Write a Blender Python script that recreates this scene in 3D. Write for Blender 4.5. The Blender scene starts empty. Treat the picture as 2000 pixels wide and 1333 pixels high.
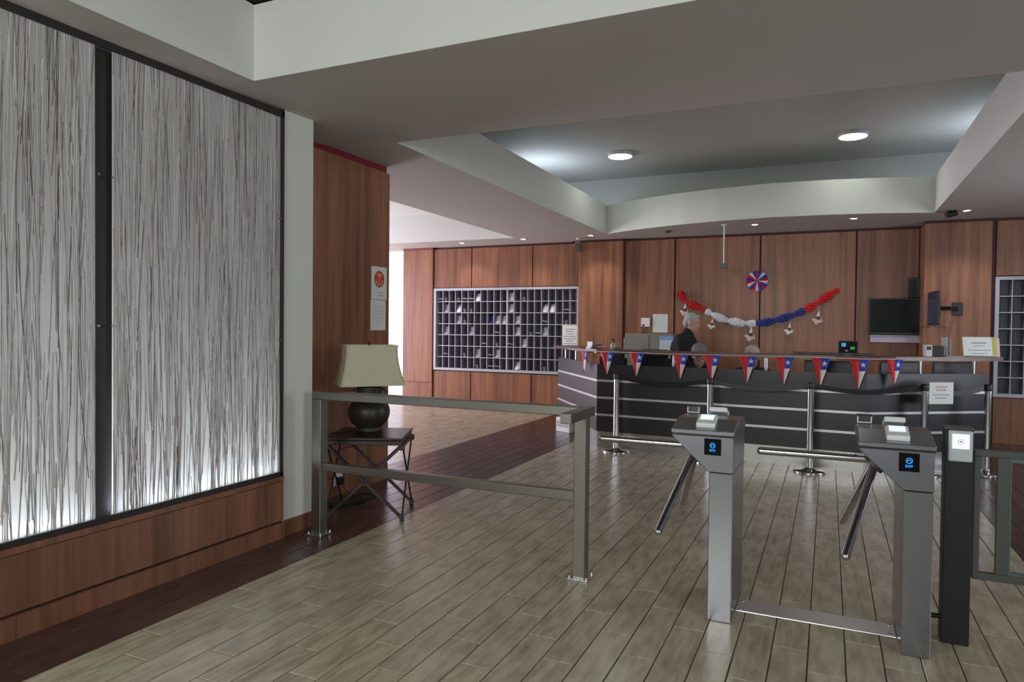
import bpy, bmesh, math, random
from mathutils import Vector, Matrix
from mathutils.geometry import tessellate_polygon

random.seed(11)
SC = bpy.context.scene
COL = SC.collection
R = math.radians

# ------------------------------------------------------------------ camera
cam_d = bpy.data.cameras.new('camera')
cam = bpy.data.objects.new('camera', cam_d)
COL.objects.link(cam)
_y, _p, _r = R(24.5), R(1.1), R(0.6)
_f = Vector((-math.sin(_y) * math.cos(_p), math.cos(_y) * math.cos(_p), -math.sin(_p)))
_rt = Vector((math.cos(_y), math.sin(_y), 0))
_up = _rt.cross(_f)
_r2 = _rt * math.cos(_r) + _up * math.sin(_r)
_u2 = -_rt * math.sin(_r) + _up * math.cos(_r)
cam.matrix_world = Matrix(((_r2.x, _u2.x, -_f.x, 0), (_r2.y, _u2.y, -_f.y, 0), (_r2.z, _u2.z, -_f.z, 1.5), (0, 0, 0, 1)))
cam_d.sensor_width = 36.0
cam_d.lens = 1355.0 / 2000.0 * 36.0
cam_d.clip_start = 0.05
SC.camera = cam

# ------------------------------------------------------------------ view, world, daylight, cove lamps
SC.view_settings.view_transform = 'Standard'
SC.view_settings.look = 'None'
SC.view_settings.gamma = 1.0
SC.view_settings.exposure = -0.13
SC.view_settings.use_curve_mapping = False
world = bpy.data.worlds.new('world')
SC.world = world
world.use_nodes = True
world.node_tree.nodes['Background'].inputs[0].default_value = (0.80, 0.88, 1.0, 1)
world.node_tree.nodes['Background'].inputs[1].default_value = 0.5


def area(name, loc, direction, sx, sy, power, color=(1, 1, 1)):
    d = bpy.data.lights.new(name, 'AREA')
    d.shape = 'RECTANGLE'
    d.size, d.size_y, d.energy, d.color = sx, sy, power, color
    o = bpy.data.objects.new(name, d)
    COL.objects.link(o)
    o.location = loc
    o.rotation_euler = Vector(direction).to_track_quat('-Z', 'Z').to_euler()
    return o


# daylight through the glazed entrance behind the camera, and through the windows of the hall on the left
area('entrance_daylight', (-1.55, -2.9, 2.3), (0, 1, -0.12), 3.1, 1.1, 190, (0.97, 1.0, 0.96))
area('side_daylight', (4.1, -0.6, 2.3), (-1, 0.25, -0.08), 2.4, 1.1, 165, (0.93, 1.0, 0.97))
area('hall_daylight', (-10.9, 9.2, 1.7), (1, 0.0, 0.0), 5.0, 2.8, 820, (0.90, 0.84, 1.0))
area('right_window_daylight', (4.1, 7.6, 1.9), (-1, 0.0, 0.0), 2.4, 1.6, 75, (0.86, 0.9, 1.0))
area('cove_lamp_left', (-4.05, 9.6, 3.35), (0.55, 0.3, 0.8), 0.6, 0.5, 11, (0.70, 0.82, 1.0))  # unseen bluish cove lamp behind the recess side, no tube modelled
area('cove_lamp_right', (1.95, 9.7, 3.35), (-0.55, 0.3, 0.8), 0.6, 0.5, 9, (0.70, 0.82, 1.0))  # its unseen counterpart in the right cove, likewise without a tube


# ------------------------------------------------------------------ materials
def lin(c):
    out = []
    for v in c:
        v = v / 255.0
        out.append(v / 12.92 if v <= 0.04045 else ((v + 0.055) / 1.055) ** 2.4)
    return tuple(out) + (1.0,)


MATS = {}


def mat(name, rgb, rough=0.5, metal=0.0, emit=0.0, spec=0.5, noise=0.0, nscale=(8, 8, 8)):
    if name in MATS:
        return MATS[name]
    m = bpy.data.materials.new(name)
    m.use_nodes = True
    nt = m.node_tree
    b = nt.nodes['Principled BSDF']
    b.inputs['Base Color'].default_value = lin(rgb)
    b.inputs['Roughness'].default_value = rough
    b.inputs['Metallic'].default_value = metal
    b.inputs['Specular IOR Level'].default_value = spec
    if emit:
        b.inputs['Emission Color'].default_value = lin(rgb)
        b.inputs['Emission Strength'].default_value = emit
    if noise:
        tc = nt.nodes.new('ShaderNodeTexCoord')
        mp = nt.nodes.new('ShaderNodeMapping')
        mp.inputs['Scale'].default_value = nscale
        n = nt.nodes.new('ShaderNodeTexNoise')
        n.inputs['Scale'].default_value = 1.0
        n.inputs['Detail'].default_value = 4.0
        hsv = nt.nodes.new('ShaderNodeHueSaturation')
        hsv.inputs['Color'].default_value = lin(rgb)
        mr = nt.nodes.new('ShaderNodeMapRange')
        mr.inputs[3].default_value = 1 - noise
        mr.inputs[4].default_value = 1 + noise
        nt.links.new(tc.outputs['Object'], mp.inputs['Vector'])
        nt.links.new(mp.outputs[0], n.inputs['Vector'])
        nt.links.new(n.outputs['Fac'], mr.inputs[0])
        nt.links.new(mr.outputs[0], hsv.inputs['Value'])
        nt.links.new(hsv.outputs[0], b.inputs['Base Color'])
    MATS[name] = m
    return m


def wood(name, dark, light, rough=0.38, axis='Z', band=9.0, rnd=True):
    """laminated wood with grain along one axis"""
    m = bpy.data.materials.new(name)
    m.use_nodes = True
    nt = m.node_tree
    L = nt.links.new
    b = nt.nodes['Principled BSDF']
    b.inputs['Roughness'].default_value = rough
    tc = nt.nodes.new('ShaderNodeTexCoord')
    vec = tc.outputs['Object']
    if rnd:
        oi = nt.nodes.new('ShaderNodeObjectInfo')
        mul = nt.nodes.new('ShaderNodeMath')
        mul.operation = 'MULTIPLY'
        mul.inputs[1].default_value = 37.0
        L(oi.outputs['Random'], mul.inputs[0])
        add = nt.nodes.new('ShaderNodeVectorMath')
        add.operation = 'ADD'
        L(vec, add.inputs[0])
        L(mul.outputs[0], add.inputs[1])
        vec = add.outputs[0]

    def noise(sc, detail):
        mp = nt.nodes.new('ShaderNodeMapping')
        mp.inputs['Scale'].default_value = sc
        n = nt.nodes.new('ShaderNodeTexNoise')
        n.inputs['Scale'].default_value = 1.0
        n.inputs['Detail'].default_value = detail
        L(vec, mp.inputs['Vector'])
        L(mp.outputs[0], n.inputs['Vector'])
        return n.outputs['Fac']
    lo, hi = 0.5, 70.0
    def sc(a, l):
        return {'Z': (a, a, l), 'Y': (a, l, a), 'X': (l, a, a)}[axis]
    n1 = noise(sc(band, lo), 2.0)
    n2 = noise(sc(hi, 1.6), 5.0)
    n3 = noise(sc(26.0, 1.1), 3.0)
    mx = nt.nodes.new('ShaderNodeMath')
    mx.operation = 'MULTIPLY_ADD'
    mx.inputs[1].default_value = 0.45
    L(n2, mx.inputs[0])
    L(n1, mx.inputs[2])
    mx2 = nt.nodes.new('ShaderNodeMath')
    mx2.operation = 'MULTIPLY_ADD'
    mx2.inputs[1].default_value = 0.55
    L(n3, mx2.inputs[0])
    L(mx.outputs[0], mx2.inputs[2])
    mr = nt.nodes.new('ShaderNodeMapRange')
    mr.inputs[1].default_value = 0.68
    mr.inputs[2].default_value = 1.32
    L(mx2.outputs[0], mr.inputs[0])
    mix = nt.nodes.new('ShaderNodeMix')
    mix.data_type = 'RGBA'
    mix.inputs[6].default_value = lin(dark)
    mix.inputs[7].default_value = lin(light)
    L(mr.outputs[0], mix.inputs[0])
    L(mix.outputs[2], b.inputs['Base Color'])
    MATS[name] = m
    return m


def tile_mat(name, dark, light, rough, var=0.16, axis='Y'):
    m = bpy.data.materials.new(name)
    m.use_nodes = True
    nt = m.node_tree
    L = nt.links.new
    b = nt.nodes['Principled BSDF']
    tc = nt.nodes.new('ShaderNodeTexCoord')
    oi = nt.nodes.new('ShaderNodeObjectInfo')
    mul = nt.nodes.new('ShaderNodeMath')
    mul.operation = 'MULTIPLY'
    mul.inputs[1].default_value = 53.0
    L(oi.outputs['Random'], mul.inputs[0])
    add = nt.nodes.new('ShaderNodeVectorMath')
    add.operation = 'ADD'
    L(tc.outputs['Object'], add.inputs[0])
    L(mul.outputs[0], add.inputs[1])

    def noise(sc, detail):
        mp = nt.nodes.new('ShaderNodeMapping')
        mp.inputs['Scale'].default_value = sc
        n = nt.nodes.new('ShaderNodeTexNoise')
        n.inputs['Scale'].default_value = 1.0
        n.inputs['Detail'].default_value = detail
        L(add.outputs[0], mp.inputs['Vector'])
        L(mp.outputs[0], n.inputs['Vector'])
        return n.outputs['Fac']
    n1 = noise((34, 5, 5), 5.0)
    n2 = noise((11, 4.5, 5), 3.0)
    s = nt.nodes.new('ShaderNodeMath')
    s.operation = 'ADD'
    L(n1, s.inputs[0])
    L(n2, s.inputs[1])
    mr = nt.nodes.new('ShaderNodeMapRange')
    mr.inputs[1].default_value = 0.62
    mr.inputs[2].default_value = 1.15
    L(s.outputs[0], mr.inputs[0])
    mix = nt.nodes.new('ShaderNodeMix')
    mix.data_type = 'RGBA'
    mix.inputs[6].default_value = lin(dark)
    mix.inputs[7].default_value = lin(light)
    L(mr.outputs[0], mix.inputs[0])
    hsv = nt.nodes.new('ShaderNodeHueSaturation')
    mv = nt.nodes.new('ShaderNodeMapRange')
    mv.inputs[3].default_value = 1 - var
    mv.inputs[4].default_value = 1 + var * 0.6
    L(oi.outputs['Random'], mv.inputs[0])
    L(mv.outputs[0], hsv.inputs['Value'])
    L(mix.outputs[2], hsv.inputs['Color'])
    L(hsv.outputs[0], b.inputs['Base Color'])
    rr = nt.nodes.new('ShaderNodeMapRange')
    rr.inputs[3].default_value = rough * 0.8
    rr.inputs[4].default_value = rough * 1.3
    L(n2, rr.inputs[0])
    L(rr.outputs[0], b.inputs['Roughness'])
    MATS[name] = m
    return m


def steel(name, rgb, rough, stretch=(90, 90, 2)):
    m = bpy.data.materials.new(name)
    m.use_nodes = True
    nt = m.node_tree
    L = nt.links.new
    b = nt.nodes['Principled BSDF']
    b.inputs['Base Color'].default_value = lin(rgb)
    b.inputs['Metallic'].default_value = 1.0
    tc = nt.nodes.new('ShaderNodeTexCoord')
    mp = nt.nodes.new('ShaderNodeMapping')
    mp.inputs['Scale'].default_value = stretch
    n = nt.nodes.new('ShaderNodeTexNoise')
    n.inputs['Scale'].default_value = 1.0
    n.inputs['Detail'].default_value = 3.0
    mr = nt.nodes.new('ShaderNodeMapRange')
    mr.inputs[3].default_value = rough * 0.985
    mr.inputs[4].default_value = rough * 1.015
    L(tc.outputs['Object'], mp.inputs['Vector'])
    L(mp.outputs[0], n.inputs['Vector'])
    L(n.outputs['Fac'], mr.inputs[0])
    L(mr.outputs[0], b.inputs['Roughness'])
    MATS[name] = m
    return m


WOOD = wood('wood_laminate', (99, 60, 42), (160, 107, 77))
WOOD_H = wood('wood_ledge', (90, 56, 41), (140, 93, 70))
WOOD_TOP = wood('wood_counter_top', (70, 46, 40), (112, 78, 66), 0.3, 'X')
DARKWOOD = wood('dark_table_wood', (34, 22, 19), (56, 38, 33), 0.35, 'X')
TILE = tile_mat('pale_wood_tile', (140, 130, 110), (181, 171, 148), 0.22, 0.06)
TILE_FAR = tile_mat('pale_wood_tile_hall', (140, 130, 110), (181, 171, 148), 0.22, 0.0)
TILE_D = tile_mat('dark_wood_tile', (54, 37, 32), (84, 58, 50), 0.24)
GROUT = mat('dark_grout', (62, 56, 50), 0.8)
PAINT = mat('white_paint', (206, 206, 200), 0.75, noise=0.02, nscale=(2, 2, 2))
PAINT_W = mat('column_paint', (203, 204, 197), 0.7, noise=0.03, nscale=(3, 3, 1.4))
PAINT_B = mat('black_ceiling', (30, 30, 30), 0.8)
MAROON = mat('maroon_gap', (58, 14, 20), 0.6)
REDTRIM = mat('red_trim', (120, 22, 36), 0.5)
DARKGAP = mat('dark_gap', (28, 16, 14), 0.8)
BLACKM = mat('black_frame', (34, 28, 27), 0.5)
BLACK = mat('black_plastic', (18, 18, 20), 0.4)
BLACKGLOSS = mat('black_glass', (8, 8, 10), 0.08)
STEEL = steel('brushed_steel', (146, 146, 150), 0.27, (300, 300, 4))
STEEL_R = steel('railing_steel', (136, 133, 125), 0.36, (2, 90, 90))
CHROME = mat('chrome', (200, 200, 203), 0.15, 1.0)
ALU = mat('aluminium_strip', (196, 196, 200), 0.35, 0.7)
KICK = steel('kick_plate_steel', (176, 174, 172), 0.3, (2, 2, 60))
GREYLAM = mat('charcoal_laminate', (36, 34, 37), 0.36, noise=0.05)
GREYMET = mat('grey_painted_metal', (74, 75, 72), 0.45, 0.3)
PIGEON = mat('grey_cabinet_edge', (176, 176, 184), 0.45, 0.15)
PIGEON_IN = mat('grey_cabinet_inside', (140, 136, 146), 0.6)
PAPER = mat('white_paper', (214, 218, 212), 0.7)
PAPER_P = mat('pigeonhole_paper', (236, 236, 248), 0.7)
PAPER_B = mat('blue_paper', (52, 60, 140), 0.6)
INK = mat('grey_ink', (128, 130, 136), 0.8)
INK_R = mat('dull_red_ink', (170, 110, 118), 0.8)
WHITEP = mat('white_plastic', (216, 218, 218), 0.4)
BRASS = mat('key_metal', (190, 188, 176), 0.3, 0.9)
RED = mat('red_print', (198, 22, 32), 0.6)
BLUE = mat('blue_print', (30, 58, 168), 0.6)
WHITEC = mat('white_cloth', (216, 216, 212), 0.7)
SHADE = mat('linen_shade', (178, 173, 147), 0.8, noise=0.12, nscale=(14, 14, 14))
POT = mat('dark_pottery', (44, 39, 32), 0.42, noise=0.2, nscale=(12, 12, 12))
IRON = mat('dark_iron', (34, 26, 24), 0.5)
SKIN = mat('skin', (196, 148, 128), 0.55)
HAIR = mat('grey_hair', (168, 166, 164), 0.7, noise=0.15, nscale=(60, 60, 60))
HAIR2 = mat('dark_grey_hair', (116, 112, 108), 0.7, noise=0.2, nscale=(60, 60, 60))
CLOTH = mat('black_cloth', (22, 22, 24), 0.85)
CLOTH2 = mat('navy_cloth', (36, 42, 56), 0.85)
CAB = mat('beige_grey_cabinet', (128, 128, 116), 0.5)


# ------------------------------------------------------------------ mesh builder
class MB:
    def __init__(s):
        s.v, s.f, s.m, s.sm = [], [], [], []

    def add(s, vs, fs, m=0, smooth=False, M=None):
        o = len(s.v)
        for p in vs:
            p = Vector(p)
            s.v.append(M @ p if M is not None else p)
        for f in fs:
            s.f.append([o + i for i in f])
            s.m.append(m)
            s.sm.append(smooth)
        return s

    def box(s, x0, x1, y0, y1, z0, z1, m=0, M=None):
        vs = [(x0, y0, z0), (x1, y0, z0), (x1, y1, z0), (x0, y1, z0), (x0, y0, z1), (x1, y0, z1), (x1, y1, z1), (x0, y1, z1)]
        return s.add(vs, [(0, 3, 2, 1), (4, 5, 6, 7), (0, 1, 5, 4), (1, 2, 6, 5), (2, 3, 7, 6), (3, 0, 4, 7)], m, False, M)

    def prism(s, poly, d, m=0, M=None):
        """poly: list of 3D points, extruded by vector d"""
        n = len(poly)
        d = Vector(d)
        a = [Vector(p) for p in poly]
        vs = a + [p + d for p in a]
        nrm = Vector((0, 0, 0))
        for i in range(n):
            nrm += a[i].cross(a[(i + 1) % n])
        flip = nrm.dot(d) > 0
        lo, hi = list(range(n)), list(range(n, 2 * n))
        fs = [lo[::-1] if flip else lo, hi if flip else hi[::-1]]
        for i in range(n):
            j = (i + 1) % n
            q = (i, j, n + j, n + i)
            fs.append(q if flip else q[::-1])
        return s.add(vs, fs, m, False, M)

    def bar(s, p0, p1, w, h, m=0, up=(0, 0, 1)):
        p0, p1 = Vector(p0), Vector(p1)
        d = (p1 - p0).normalized()
        u = Vector(up)
        if abs(d.dot(u)) > 0.99:
            u = Vector((0, 1, 0))
        sd = d.cross(u).normalized() * (w / 2)
        uu = sd.cross(d).normalized() * (h / 2)
        return s.prism([p0 - sd - uu, p0 + sd - uu, p0 + sd + uu, p0 - sd + uu], p1 - p0, m)

    def cyl(s, p0, p1, r0, r1=None, n=16, m=0, caps=True, smooth=True):
        r1 = r0 if r1 is None else r1
        p0, p1 = Vector(p0), Vector(p1)
        d = (p1 - p0).normalized()
        a = d.orthogonal().normalized()
        b = d.cross(a)
        vs = []
        for p, r in ((p0, r0), (p1, r1)):
            for i in range(n):
                t = 2 * math.pi * i / n
                vs.append(p + (a * math.cos(t) + b * math.sin(t)) * r)
        s.add(vs, [(i, (i + 1) % n, n + (i + 1) % n, n + i) for i in range(n)], m, smooth)
        if caps:
            s.add(vs[:n], [tuple(range(n))[::-1]], m)
            s.add(vs[n:], [tuple(range(n))], m)
        return s

    def lathe(s, prof, c=(0, 0, 0), n=28, m=0, smooth=True):
        cx, cy, cz = c
        vs, fs = [], []
        for r, z in prof:
            for i in range(n):
                t = 2 * math.pi * i / n
                vs.append((cx + r * math.cos(t), cy + r * math.sin(t), cz + z))
        for k in range(len(prof) - 1):
            for i in range(n):
                j = (i + 1) % n
                fs.append((k * n + i, k * n + j, (k + 1) * n + j, (k + 1) * n + i))
        s.add(vs, fs, m, smooth)
        s.add(vs[:n], [tuple(range(n))[::-1]], m)
        s.add(vs[-n:], [tuple(range(n))], m)
        return s

    def tube(s, pts, r, n=8, m=0, closed=False):
        pts = [Vector(p) for p in pts]
        k = len(pts)
        vs = []
        a = None
        for i, p in enumerate(pts):
            d = (pts[min(i + 1, k - 1)] - pts[max(i - 1, 0)]).normalized()
            if a is None:
                a = d.orthogonal().normalized()
            a = (a - d * a.dot(d)).normalized()
            b = d.cross(a)
            rr = r[i] if isinstance(r, (list, tuple)) else r
            for j in range(n):
                t = 2 * math.pi * j / n
                vs.append(p + (a * math.cos(t) + b * math.sin(t)) * rr)
        fs = []
        for i in range(k - 1):
            for j in range(n):
                q = (j + 1) % n
                fs.append((i * n + j, i * n + q, (i + 1) * n + q, (i + 1) * n + j))
        s.add(vs, fs, m, True)
        s.add(vs[:n], [tuple(range(n))[::-1]], m)
        s.add(vs[-n:], [tuple(range(n))], m)
        return s

    def ball(s, c, r, nu=16, nv=10, m=0, M=None):
        if not isinstance(r, (tuple, list)):
            r = (r, r, r)
        vs, fs = [], []
        for i in range(nv + 1):
            ph = math.pi * i / nv
            for j in range(nu):
                t = 2 * math.pi * j / nu
                p = Vector((r[0] * math.sin(ph) * math.cos(t), r[1] * math.sin(ph) * math.sin(t), -r[2] * math.cos(ph)))
                if M is not None:
                    p = M @ p
                vs.append(p + Vector(c))
        for i in range(nv):
            for j in range(nu):
                q = (j + 1) % nu
                fs.append((i * nu + j, i * nu + q, (i + 1) * nu + q, (i + 1) * nu + j))
        return s.add(vs, fs, m, True)

    def mesh(s, name, mats):
        me = bpy.data.meshes.new(name)
        me.from_pydata([tuple(v) for v in s.v], [], s.f)
        for mm in (mats if isinstance(mats, (list, tuple)) else [mats]):
            me.materials.append(mm)
        me.polygons.foreach_set('material_index', s.m)
        me.polygons.foreach_set('use_smooth', s.sm)
        me.update()
        return me

    def build(s, name, mats, parent=None, bevel=0.0, loc=None, seg=2):
        o = bpy.data.objects.new(name, s.mesh(name, mats))
        COL.objects.link(o)
        if parent is not None:
            o.parent = parent
        if loc is not None:
            o.location = loc
        if bevel:
            b = o.modifiers.new('bevel', 'BEVEL')
            b.width = bevel
            b.segments = seg
            b.limit_method = 'ANGLE'
            b.angle_limit = R(40)
        return o


def tag(o, label=None, cat=None, group=None, kind=None):
    if label: o['label'] = label
    if cat: o['category'] = cat
    if group: o['group'] = group
    if kind: o['kind'] = kind
    return o


def thing(name, label, cat, loc=(0, 0, 0), rz=0.0, group=None):
    o = bpy.data.objects.new(name, None)
    o.empty_display_size = 0.1
    COL.objects.link(o)
    o.location = loc
    o.rotation_euler = (0, 0, rz)
    return tag(o, label, cat, group)


KIDS = None


def copy_tree(o, parent=None):
    c = o.copy()
    COL.objects.link(c)
    c.parent = parent
    for ch in [x for x in o.children]:
        copy_tree(ch, c)
    return c


def text_mesh(txt, size, name, m, parent, M, depth=0.001):
    cu = bpy.data.curves.new(name, 'FONT')
    cu.body = txt
    cu.size = size
    cu.align_x = 'CENTER'
    cu.align_y = 'CENTER'
    cu.extrude = depth
    t = bpy.data.objects.new(name + '_tmp', cu)
    COL.objects.link(t)
    me = bpy.data.meshes.new_from_object(t.evaluated_get(bpy.context.evaluated_depsgraph_get()))
    bpy.data.objects.remove(t)
    me.name = name
    me.transform(M)
    me.materials.clear()
    me.materials.append(m)
    o = bpy.data.objects.new(name, me)
    COL.objects.link(o)
    o.parent = parent
    return o


def blob(name, items, voxel, mats, parent, smooth=6, regions=None):
    """one continuous body grown from overlapping tapered capsules and ellipsoids"""
    mb = MB()
    for it in items:
        if it[0] == 'c':
            _, p0, r0, p1, r1 = it
            mb.cyl(p0, p1, r0, r1, 14)
            mb.ball(p0, r0, 14, 8)
            mb.ball(p1, r1, 14, 8)
        else:
            _, c, r = it[:3]
            mb.ball(c, r, 18, 12, 0, it[3] if len(it) > 3 else None)
    o = mb.build(name + '_tmp', mats)
    rm = o.modifiers.new('remesh', 'REMESH')
    rm.mode = 'VOXEL'
    rm.voxel_size = voxel
    rm.use_smooth_shade = True
    sm = o.modifiers.new('smooth', 'SMOOTH')
    sm.iterations = smooth
    sm.factor = 0.5
    bpy.context.view_layer.update()
    me = bpy.data.meshes.new_from_object(o.evaluated_get(bpy.context.evaluated_depsgraph_get()))
    bpy.data.objects.remove(o)
    me.name = name
    me.materials.clear()
    for mm in (mats if isinstance(mats, (list, tuple)) else [mats]):
        me.materials.append(mm)
    for p in me.polygons:
        p.use_smooth = True
        p.material_index = regions(p.center) if regions else 0
    ob = bpy.data.objects.new(name, me)
    COL.objects.link(ob)
    ob.parent = parent
    return ob


def rot(axis, deg):
    return Matrix.Rotation(R(deg), 3, axis)


# ------------------------------------------------------------------ floor
ZC = 3.05            # underside of the dropped ceiling
TX, TY = 0.1571, 0.61
X0 = -1.160          # one long joint
floor = MB().box(-11.0, 4.3, -3.0, 12.6, -0.12, -0.004).build('floor', GROUT)
tag(floor, kind='structure')


def tile_mesh(w, l, m, name):
    mb = MB()
    a, b, e, t = w / 2, l / 2, 0.0025, -0.0015
    vs = [(-a, -b, -0.01), (a, -b, -0.01), (a, b, -0.01), (-a, b, -0.01), (-a, -b, t), (a, -b, t), (a, b, t), (-a, b, t),
          (-a + e, -b + e, 0), (a - e, -b + e, 0), (a - e, b - e, 0), (-a + e, b - e, 0)]
    fs = [(8, 9, 10, 11)]
    for i in range(4):
        j = (i + 1) % 4
        fs.append((i, j, 4 + j, 4 + i))
        fs.append((4 + i, 4 + j, 8 + j, 8 + i))
    mb.add(vs, fs)
    return mb.mesh(name, m)


def in_view(x, y, z=0.0):
    v = Vector((x, y, z - 1.5))
    d = v.dot(_f)
    if d < 0.5:
        return None
    px, py = 1000 + 1355 * v.dot(_r2) / d, 666.5 - 1355 * v.dot(_u2) / d
    return d if -420 < px < 2300 and py < 1750 else None


K_BORDER = -12                                   # the dark border starts here: X0 - 12 strips
X_BORDER = X0 + K_BORDER * TX                    # about -3.045
X_DARK0 = X_BORDER - 8.4 * TX                    # about -4.36
light_t, dark_t = [], []
for k in range(K_BORDER, 15):
    xc = X0 + (k + 0.5) * TX
    off = 3.515 - 0.2055 * k
    n0 = math.floor((0.5 - off) / TY)
    for i in range(n0, n0 + 22):
        yc = off + (i + 0.5) * TY
        if yc > 12.0:
            continue
        light_t.append((xc, yc))
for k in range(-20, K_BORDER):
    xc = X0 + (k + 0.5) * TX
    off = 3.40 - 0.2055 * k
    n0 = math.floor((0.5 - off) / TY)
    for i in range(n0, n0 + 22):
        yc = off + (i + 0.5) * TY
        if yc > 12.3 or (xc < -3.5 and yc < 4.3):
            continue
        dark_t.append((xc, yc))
seen, rest = [], []
for x, y in light_t:
    d = in_view(x, y)
    (seen if d else rest).append((d or 99, x, y))
seen.sort()
rest += seen[300:]
TM = tile_mesh(TX - 0.0055, TY - 0.0055, TILE, 'tile')
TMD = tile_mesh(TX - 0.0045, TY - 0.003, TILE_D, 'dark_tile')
for d, x, y in seen[:300]:
    o = bpy.data.objects.new('tile', TM)
    COL.objects.link(o)
    o.parent = floor
    o.location = (x, y, 0)


def tile_field(name, pts, w, l, m):
    mb = MB()
    a, b = w / 2, l / 2
    for x, y in pts:
        mb.add([(x - a, y - b, -0.01), (x + a, y - b, -0.01), (x + a, y + b, -0.01), (x - a, y + b, -0.01), (x - a, y - b, 0), (x + a, y - b, 0), (x + a, y + b, 0), (x - a, y + b, 0)],
               [(4, 5, 6, 7), (0, 1, 5, 4), (1, 2, 6, 5), (2, 3, 7, 6), (3, 0, 4, 7)])
    o = mb.build(name, m, floor)
    o['kind'] = 'stuff'
    return o


tile_field('tile_field', [(x, y) for d, x, y in rest], TX - 0.0055, TY - 0.005, TILE_FAR)
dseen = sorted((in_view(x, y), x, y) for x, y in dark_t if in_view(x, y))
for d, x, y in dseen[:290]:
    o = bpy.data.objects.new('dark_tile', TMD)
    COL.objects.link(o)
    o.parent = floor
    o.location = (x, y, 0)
far = [(X0 + (k + 0.5) * TX, 3.515 - 0.2055 * k % TY + i * TY) for k in range(-62, -20) for i in range(3, 15)]
tile_field('hall_tile_field', far, TX - 0.005, TY - 0.0035, TILE_FAR)
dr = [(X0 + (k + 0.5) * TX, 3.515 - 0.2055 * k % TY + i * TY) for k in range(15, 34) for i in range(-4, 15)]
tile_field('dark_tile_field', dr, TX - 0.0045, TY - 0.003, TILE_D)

# ------------------------------------------------------------------ walls
# left: light box wall and white column
wl = MB()
wl.box(-4.25, -3.78, -3.0, 3.78, 0, 4.0)                  # behind the light box
wl.box(-4.25, -3.5, 3.78, 4.09, 0, ZC)                    # white column
wl.box(-4.25, -3.5, -3.0, 0.9, 0, ZC)
tag(wl.build('wall_left', PAINT_W), kind='structure')
ww = tag(MB().box(-4.2, -3.97, 4.09, 5.66, 0, ZC).build('wall_side', DARKGAP), kind='structure')
MB().box(-4.22, -3.93, 4.09, 5.70, 0.41, 2.99).build('wood_panel', WOOD, ww)
MB().box(-4.22, -3.93, 4.09, 5.70, 0.175, 0.395).build('wood_panel', WOOD, ww)
MB().box(-4.22, -3.93, 4.09, 5.70, 0.0, 0.16).build('wood_panel', WOOD, ww)
MB().box(-4.0, -3.94, 4.09, 5.66, 2.99, ZC).build('red_strip', REDTRIM, ww)
MB().box(-4.0, -3.936, 4.09, 5.695, 0.395, 0.41).build('red_strip', REDTRIM, ww)
MB().box(-4.0, -3.936, 4.09, 5.695, 0.16, 0.175).build('red_strip', REDTRIM, ww)

# wooden ledge under the light panels
led = tag(bpy.data.objects.new('trim_1', None), kind='structure')
COL.objects.link(led)
MB().box(-3.78, -3.475, 0.9, 3.775, 0.405, 0.437).build('ledge_top', WOOD_H, led)
MB().box(-3.78, -3.48, 0.9, 3.772, 0.125, 0.400).build('wood_panel', WOOD_H, led)
MB().box(-3.78, -3.495, 0.9, 3.77, 0.10, 0.125).build('shadow_gap', DARKGAP, led)
tag(MB().box(-3.6, -3.47, 0.9, 3.78, 0, 0.112).build('baseboard_left', WOOD_H), kind='structure')
tag(MB().box(-3.52, -3.485, 3.78, 4.10, 0, 0.112).build('baseboard_column', WOOD_H), kind='structure')

# black frame of the light panels
fr = tag(bpy.data.objects.new('trim_2', None), kind='structure')
COL.objects.link(fr)
MB().box(-3.6, -3.485, 0.9, 3.775, 2.95, 2.992).build('top_rail', BLACKM, fr)
MB().box(-3.52, -3.485, 0.9, 3.775, 0.437, 0.468).build('bottom_rail', BLACKM, fr)
MB().box(-3.6, -3.485, 3.752, 3.775, 0.437, ZC).build('end_stile', BLACKM, fr)
MB().box(-3.6, -3.53, 2.40, 2.52, 0.45, ZC).build('middle_stile', BLACKM, fr)
MB().box(-3.78, -3.77, 0.9, 3.775, 0.44, ZC).build('light_box_back', PAINT, fr)


def resin():
    m = bpy.data.materials.new('frosted_resin')
    m.use_nodes = True
    nt = m.node_tree
    nt.nodes.remove(nt.nodes['Principled BSDF'])
    out = nt.nodes['Material Output']
    a = nt.nodes.new('ShaderNodeBsdfDiffuse')
    a.inputs[0].default_value = lin((206, 203, 202))
    b = nt.nodes.new('ShaderNodeBsdfTranslucent')
    b.inputs[0].default_value = lin((222, 220, 217))
    g = nt.nodes.new('ShaderNodeBsdfGlossy')
    g.inputs['Roughness'].default_value = 0.25
    mx = nt.nodes.new('ShaderNodeMixShader')
    mx.inputs[0].default_value = 0.5
    m2 = nt.nodes.new('ShaderNodeMixShader')
    m2.inputs[0].default_value = 0.04
    L = nt.links.new
    L(a.outputs[0], mx.inputs[1]); L(b.outputs[0], mx.inputs[2])
    L(mx.outputs[0], m2.inputs[1]); L(g.outputs[0], m2.inputs[2])
    L(m2.outputs[0], out.inputs['Surface'])
    return m


RESIN = resin()
STRAND = [mat('brown_strand', (116, 102, 99), 0.7), mat('grey_strand', (170, 164, 163), 0.7), mat('dark_strand', (84, 71, 69), 0.7), mat('pale_strand', (190, 187, 186), 0.7)]


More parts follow.
